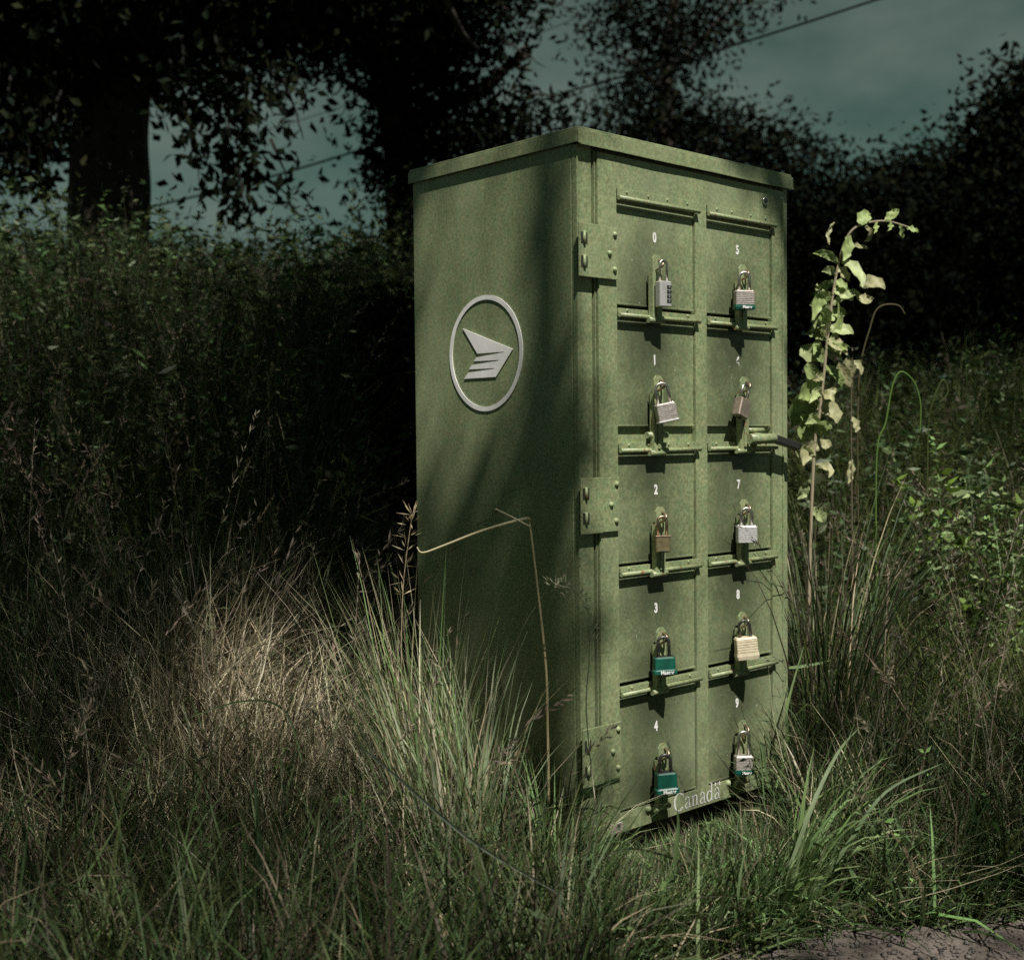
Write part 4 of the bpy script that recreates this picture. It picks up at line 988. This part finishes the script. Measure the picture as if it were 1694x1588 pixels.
def tree(name, label, trunk, limbs, cens, rads, ntw, per, ls, spread=0.22, gap=True, pal=DL, sprays=None, shade_bough=(), group="trees behind the mailbox"):
    base = Vector(trunk[0][0]); root = empty(name, base); bpy.context.view_layer.update()
    tag(root, label, "tree", group)
    mb = MB(); pts = [Vector(p) for p, r in trunk]; 
    fine = [pts[0].lerp(pts[0], 0)]; rr_ = [trunk[0][1]]
    for i in range(len(pts) - 1):
        for k in range(1, 9):
            t = k / 8; fine.append(pts[i].lerp(pts[i + 1], t)); rr_.append(trunk[i][1] * (1 - t) + trunk[i + 1][1] * t)
    mb.tube(fine, rr_, 28)
    for v_ in mb.bm.verts:
        ax_ = min(fine, key=lambda q_: abs(q_.z - v_.co.z)); rad_ = Vector((v_.co.x - ax_.x, v_.co.y - ax_.y, 0)); ang = math.atan2(rad_.y, rad_.x)
        k_ = 0.10 * noise.noise(Vector((math.cos(ang) * 1.3, math.sin(ang) * 1.3, v_.co.z * 1.1))) + 0.05 * noise.noise(Vector((math.cos(ang) * 6, math.sin(ang) * 6, v_.co.z * 2.5)))
        v_.co += rad_ * k_ * 1.8
    o = mb.build("trunk", M['bark']); sub(o, root)
    for a, b_, r0, r1 in limbs:
        mb = MB(); p = limb(mb, a, b_, r0, r1, 0.015 if name == 'added_shade_tree' else 0.08)
        for q_ in range(0 if name == 'added_shade_tree' else 3):
            s = p[random.randint(2, 5)]; e = s + Vector((random.uniform(-1, 1), random.uniform(-1, 1), random.uniform(-0.5, 0.6))) * (Vector(b_) - Vector(a)).length * 0.35
            limb(mb, s, e, r1 * 1.2, r1 * 0.3, n=6)
        sub(mb.build("branch", M['bark']), root)
    for a, b_, r0, r1 in shade_bough:  # bare lengths of wood added only for the shadow they cast
        mb = MB().tube([Vector(a).lerp(Vector(b_), i / 6) for i in range(7)], [r0 + (r1 - r0) * i / 6 for i in range(7)], 8)
        sub(mb.build("branch", M['bark']), root)
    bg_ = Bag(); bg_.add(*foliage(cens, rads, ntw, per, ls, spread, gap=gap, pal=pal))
    if sprays:
        tw = MB()
        for p0, p1, nl, sz_ in sprays:
            pp = limb(tw, p0, p1, 0.012, 0.003, 0.06, 7, 5)
            P = np.array([list(x) for x in pp]); ii = rng.integers(1, len(P), nl)
            cen = P[ii] + rng.normal(0, 0.10, (nl, 3)); dv = rng.normal(0, 0.7, (nl, 3)); dv[:, 2] -= 0.5
            bg_.add(*leaves(cen, dv, rng.uniform(0.8, 1.3, nl) * sz_, rng.uniform(0.4, 0.6, nl) * sz_, pick(pal, nl, 0.4), 0.12))
        o = tw.build("twigs", M['twig']); sub(o, root); o["kind"] = "stuff"
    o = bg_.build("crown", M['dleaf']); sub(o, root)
    return root
A_ = lambda px, py, u: tuple(at(px, py, u))
# big trunk on the left with a crown spreading over the clearing
tb = at(180, 700, 9.0)
gz = float(height(tb.x, tb.y))
cens = []; rads = []
for px, py, u, r in ((60, -60, 9, 1.6), (330, -60, 8.6, 1.4), (500, -60, 9, 0.8), (90, 60, 9, 0.8), (60, 170, 9, 0.55), (20, 230, 9.3, 0.5), (520, -80, 9.5, 1.3), (680, -120, 9.0, 0.9), (480, 10, 9, 0.35), (560, 10, 8.9, 0.4), (600, 10, 9, 0.45), (330, 70, 8.4, 0.25), (40, 0, 8.5, 1.0), (200, 40, 9.2, 0.75), (395, 100, 8.2, 0.15)):
    cens.append(A_(px, py, u)); rads.append((r, r, r * 0.62))
tree("oak_tree", "large dark oak with a thick trunk at the left and drooping leafy twigs",
     [((tb.x, tb.y, gz - 0.1), 0.36), (A_(180, 420, 9), 0.29), (A_(182, 300, 9), 0.275), (A_(185, 120, 9), 0.27), (A_(190, -40, 9), 0.26), (A_(200, -300, 9), 0.22), (A_(180, -600, 9), 0.12)],
     [(A_(190, 60, 9), A_(-150, -100, 8), 0.14, 0.05), (A_(190, 0, 9), A_(600, -120, 7.5), 0.16, 0.05), (A_(195, -100, 9), A_(900, -300, 7), 0.14, 0.05), (A_(200, 130, 9), A_(330, 20, 8.5), 0.07, 0.02)],
     cens, rads, 3600, 16, 0.09, 0.2, pal=[tuple(x * 2.2 for x in q_) for q_ in DL],
     sprays=[(A_(300, 60, 7.6), A_(325, 305, 7.5), 70, 0.10), (A_(355, 60, 7.6), A_(395, 250, 7.5), 110, 0.10), (A_(375, 130, 7.6), A_(372, 330, 7.5), 120, 0.10), (A_(440, 90, 7.7), A_(470, 190, 7.6), 50, 0.10),
             (A_(280, 100, 7.6), A_(300, 215, 7.6), 60, 0.10), (A_(380, 250, 7.5), A_(410, 340, 7.4), 60, 0.09), (A_(420, 280, 7.6), A_(490, 335, 7.6), 36, 0.09), (A_(448, 230, 7.6), A_(478, 300, 7.6), 16, 0.09),
             (A_(470, 130, 7.6), A_(505, 230, 7.5), 3, 0.07), (A_(340, 150, 7.6), A_(430, 200, 7.5), 60, 0.10), (A_(60, 180, 8), A_(40, 300, 8), 70, 0.10), (A_(100, 150, 8), A_(85, 260, 8), 50, 0.1), (A_(20, 120, 8), A_(10, 290, 8), 150, 0.1), (A_(90, 120, 8.2), A_(60, 330, 8.2), 130, 0.1)])
# second tree, its crown closing the top centre
tb = at(690, 700, 10.0)
cens = []; rads = []
for px, py, r in ((700, -20, 1.0), (720, 40, 0.3), (680, 90, 0.4), (710, 130, 0.4), (780, 160, 0.25), (860, 195, 0.2), (920, 205, 0.14), (680, 210, 0.42), (740, 240, 0.45), (650, 60, 0.4), (670, 260, 0.25), (610, -40, 0.55), (700, 300, 0.4), (820, 220, 0.4), (700, -60, 0.4), (620, 90, 0.12), (640, 295, 0.15), (950, 175, 0.12), (830, 270, 0.3)):
    cens.append(A_(px, py, 10)); rads.append((r, r, r * 0.8))
tree("leaning_tree", "dark tree crown closing the sky directly above the cabinet's left side",
     [((tb.x, tb.y, float(height(tb.x, tb.y)) - 0.1), 0.22), (A_(680, 400, 10), 0.19), (A_(665, 250, 10), 0.16), (A_(640, 120, 10), 0.14), (A_(600, 0, 10), 0.13), (A_(560, -150, 10), 0.1)],
     [(A_(660, 220, 10), A_(880, 90, 10), 0.08, 0.03), (A_(650, 180, 10), A_(560, 130, 9.7), 0.05, 0.02), (A_(610, 20, 10), A_(900, -60, 9.5), 0.09, 0.03)],
     cens, rads, 1250, 16, 0.075, 0.17, gap=False,
     sprays=[(A_(650, 250, 9.5), A_(590, 225, 9.4), 20, 0.09), (A_(650, 270, 9.5), A_(590, 290, 9.4), 30, 0.09), (A_(620, 130, 9.5), A_(560, 195, 9.4), 30, 0.09), (A_(700, 300, 9.5), A_(625, 300, 9.5), 30, 0.09), (A_(850, 150, 9.5), A_(970, 165, 9.4), 30, 0.09), (A_(820, 60, 9.5), A_(900, 110, 9.4), 4, 0.08), (A_(740, -40, 9.5), A_(880, 45, 9.4), 2, 0.06), (A_(840, -40, 9.5), A_(960, 30, 9.4), 2, 0.06), (A_(760, 20, 9.5), A_(850, 75, 9.4), 3, 0.06)])
# blurred crowns behind the roof
tb = at(1120, 700, 16.0)
cens = []; rads = []
for px, py, r in ((1050, 30, 0.45), (1000, 60, 0.25), (1120, 70, 0.5), (1090, 110, 0.35), (1180, 30, 0.4), (1250, -10, 0.35), (1040, 150, 0.35), (1090, 190, 0.5), (1010, 200, 0.3), (1150, 210, 0.5), (1220, 230, 0.45), (1270, 250, 0.5), (1060, 240, 0.5), (1160, 290, 0.8), (1280, 300, 0.6), (1000, 280, 0.6), (1090, -30, 0.5), (1340, 270, 0.35), (1310, 215, 0.15)):
    cens.append(A_(px, py, 16)); rads.append((r * 0.95, r * 0.95, r * 0.7))
tree("distant_tree", "hazy dark tree whose broken crown shows above the cabinet's roof",
     [((tb.x, tb.y, float(height(tb.x, tb.y)) - 0.1), 0.2), (A_(1115, 400, 16), 0.17), (A_(1100, 200, 16), 0.12), (A_(1105, 60, 16), 0.07), (A_(1130, -60, 16), 0.04)],
     [(A_(1110, 260, 16), A_(1260, 240, 16), 0.06, 0.02), (A_(1105, 160, 16), A_(1020, 90, 16), 0.05, 0.02), (A_(1108, 120, 16), A_(1230, 0, 16), 0.05, 0.02)],
     cens, rads, 800, 16, 0.10, 0.26, gap=False)
# dark trees on the right
for lb, px0, u, blobs in (
    ("low rounded dark tree at the right, behind the tall weed", 1480, 13, [(1400, 330, 0.7), (1460, 290, 0.5), (1500, 260, 0.45), (1530, 240, 0.35), (1560, 290, 0.6), (1480, 380, 1.0), (1380, 400, 0.8), (1350, 320, 0.4), (1420, 270, 0.25), (1600, 330, 0.7), (1560, 420, 0.9), (1350, 480, 0.8), (1450, 470, 0.8)]),
    ("taller dark tree cut off by the right edge", 1680, 11, [(1690, 160, 0.45), (1660, 190, 0.3), (1680, 240, 0.5), (1640, 250, 0.25), (1700, 330, 0.8), (1640, 350, 0.6), (1720, 100, 0.35), (1690, 110, 0.2), (1640, 170, 0.12), (1620, 290, 0.3), (1680, 450, 0.8), (1600, 470, 0.6)])):
    tb = at(px0, 700, u)
    tree("dark_tree", lb, [((tb.x, tb.y, float(height(tb.x, tb.y)) - 0.1), 0.18), (A_(px0, 450, u), 0.14), (A_(px0 + 5, 360, u), 0.08), (A_(px0 + 10, 300, u), 0.03)],
         [(A_(px0, 420, u), A_(px0 - 80, 300, u), 0.05, 0.02), (A_(px0, 400, u), A_(px0 + 60, 300, u), 0.05, 0.02)],
         [A_(a, b_ + 45, u) for a, b_, r in blobs], [(r * 1.1, r * 1.1, r * 0.8) for a, b_, r in blobs], 1900, 16, 0.085, 0.18, gap=False)
# dense hedge line behind the banks, left and right
b = Bag()
n = 3600; hu = rng.uniform(8.5, 11.5, n); hp = rng.uniform(-300, 2000, n)
topy = np.where(hp < 650, 420 + 12 * np.sin(hp / 60.0) + 8 * np.sin(hp / 23.0), 350 + 30 * np.sin(hp / 75.0))
topy = np.where((hp > 230) & (hp < 650), topy + 10, topy)
hy = topy + (760 - topy) * rng.random(n)
C0 = np.array([list(at(a, b_, c)) for a, b_, c in zip(hp, hy, hu)])
cc = np.repeat(C0, 24, 0) + rng.normal(0, 0.17, (n * 24, 3)); dv = rng.normal(0, 1, (n * 24, 3))
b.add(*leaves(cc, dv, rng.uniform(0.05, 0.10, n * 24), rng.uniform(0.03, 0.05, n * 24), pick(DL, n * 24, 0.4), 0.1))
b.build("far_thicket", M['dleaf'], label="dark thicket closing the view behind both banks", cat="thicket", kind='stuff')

random.seed(23); rng = np.random.default_rng(5)
# tree added behind the camera to shade the clearing; crown carved to place sunlight
tb = uv(-3.2, -3.6)
cens, rads = [], []
for i in range(64):
    u_ = random.uniform(-6.0, 7.5); v_ = random.uniform(-5.5, 6.0)
    x, y = uv(u_, v_); z = random.uniform(5.6, 7.6)
    if (z - CAM[2]) < 0.42 * u_ + 0.9: z = 0.42 * u_ + 0.9 + CAM[2] + 0.6
    cens.append((x, y, z)); rads.append((1.5, 1.5, 0.65))
tx, ty = tb
limbs = []
def shades(a, b_):
    P = np.array([np.array(a) * (1 - t) + np.array(b_) * t for t in np.linspace(0, 1, 24)]); return open_gap(P).max() > 0.16
for (cx, cy, cz), _ in list(zip(cens, rads))[::2]:
    if shades((tx, ty, 4.9), (cx, cy, cz)): continue
    limbs.append(((tx, ty, 4.4 + random.uniform(0, 1)), (cx, cy, cz), 0.12, 0.03))
# an upright bough high over the cabinet; added so its soft shadow falls along the front corner of the side panel
def over(y, z, t):
    p = Vector((0.0, y, z)) + SUN_DIR * t; return (p.x, p.y, p.z)
SHADE_BOUGH = [(over(0.115, -0.2, 6.3), over(0.080, 1.5, 6.3), 0.044, 0.026)]
tree("added_shade_tree", "tree added overhead to shade the clearing, its crown cut open for sunlight",
     [((tx, ty, -0.2), 0.38), ((tx + 0.1, ty, 2.5), 0.30), ((tx, ty + 0.1, 4.5), 0.26), ((tx + 0.2, ty, 6.5), 0.15)], limbs, cens, rads, 7000, 20, 0.105, 0.30, gap=True, shade_bough=SHADE_BOUGH)

# ------------------------------------------------------------------ overhead cables
def cable(pts, r, label):
    P = [Vector(p) for p in pts]; o = []
    for i in range(len(P) - 1):
        for k in range(8): o.append(P[i].lerp(P[i + 1], k / 8) - Vector((0, 0, 0.03 * math.sin(PI * k / 8))))
    o.append(P[-1])
    tag(MB().tube(o, r, 6).build("overhead_cable", M['cable']), label, "cable", "overhead cables")
cable([at(-150, 452, 14), at(240, 345, 13.5), at(620, 241, 13), at(950, 149, 12.5), at(1450, 0, 12), at(2100, -200, 11.5)], 0.0115, "thick dark cable running up across the whole sky to the right")
cable([at(380, 232, 15), at(640, 150, 15), at(830, 75, 15), at(980, 18, 15), at(1200, -70, 15)], 0.005, "thin cable crossing the sky above the thick one")
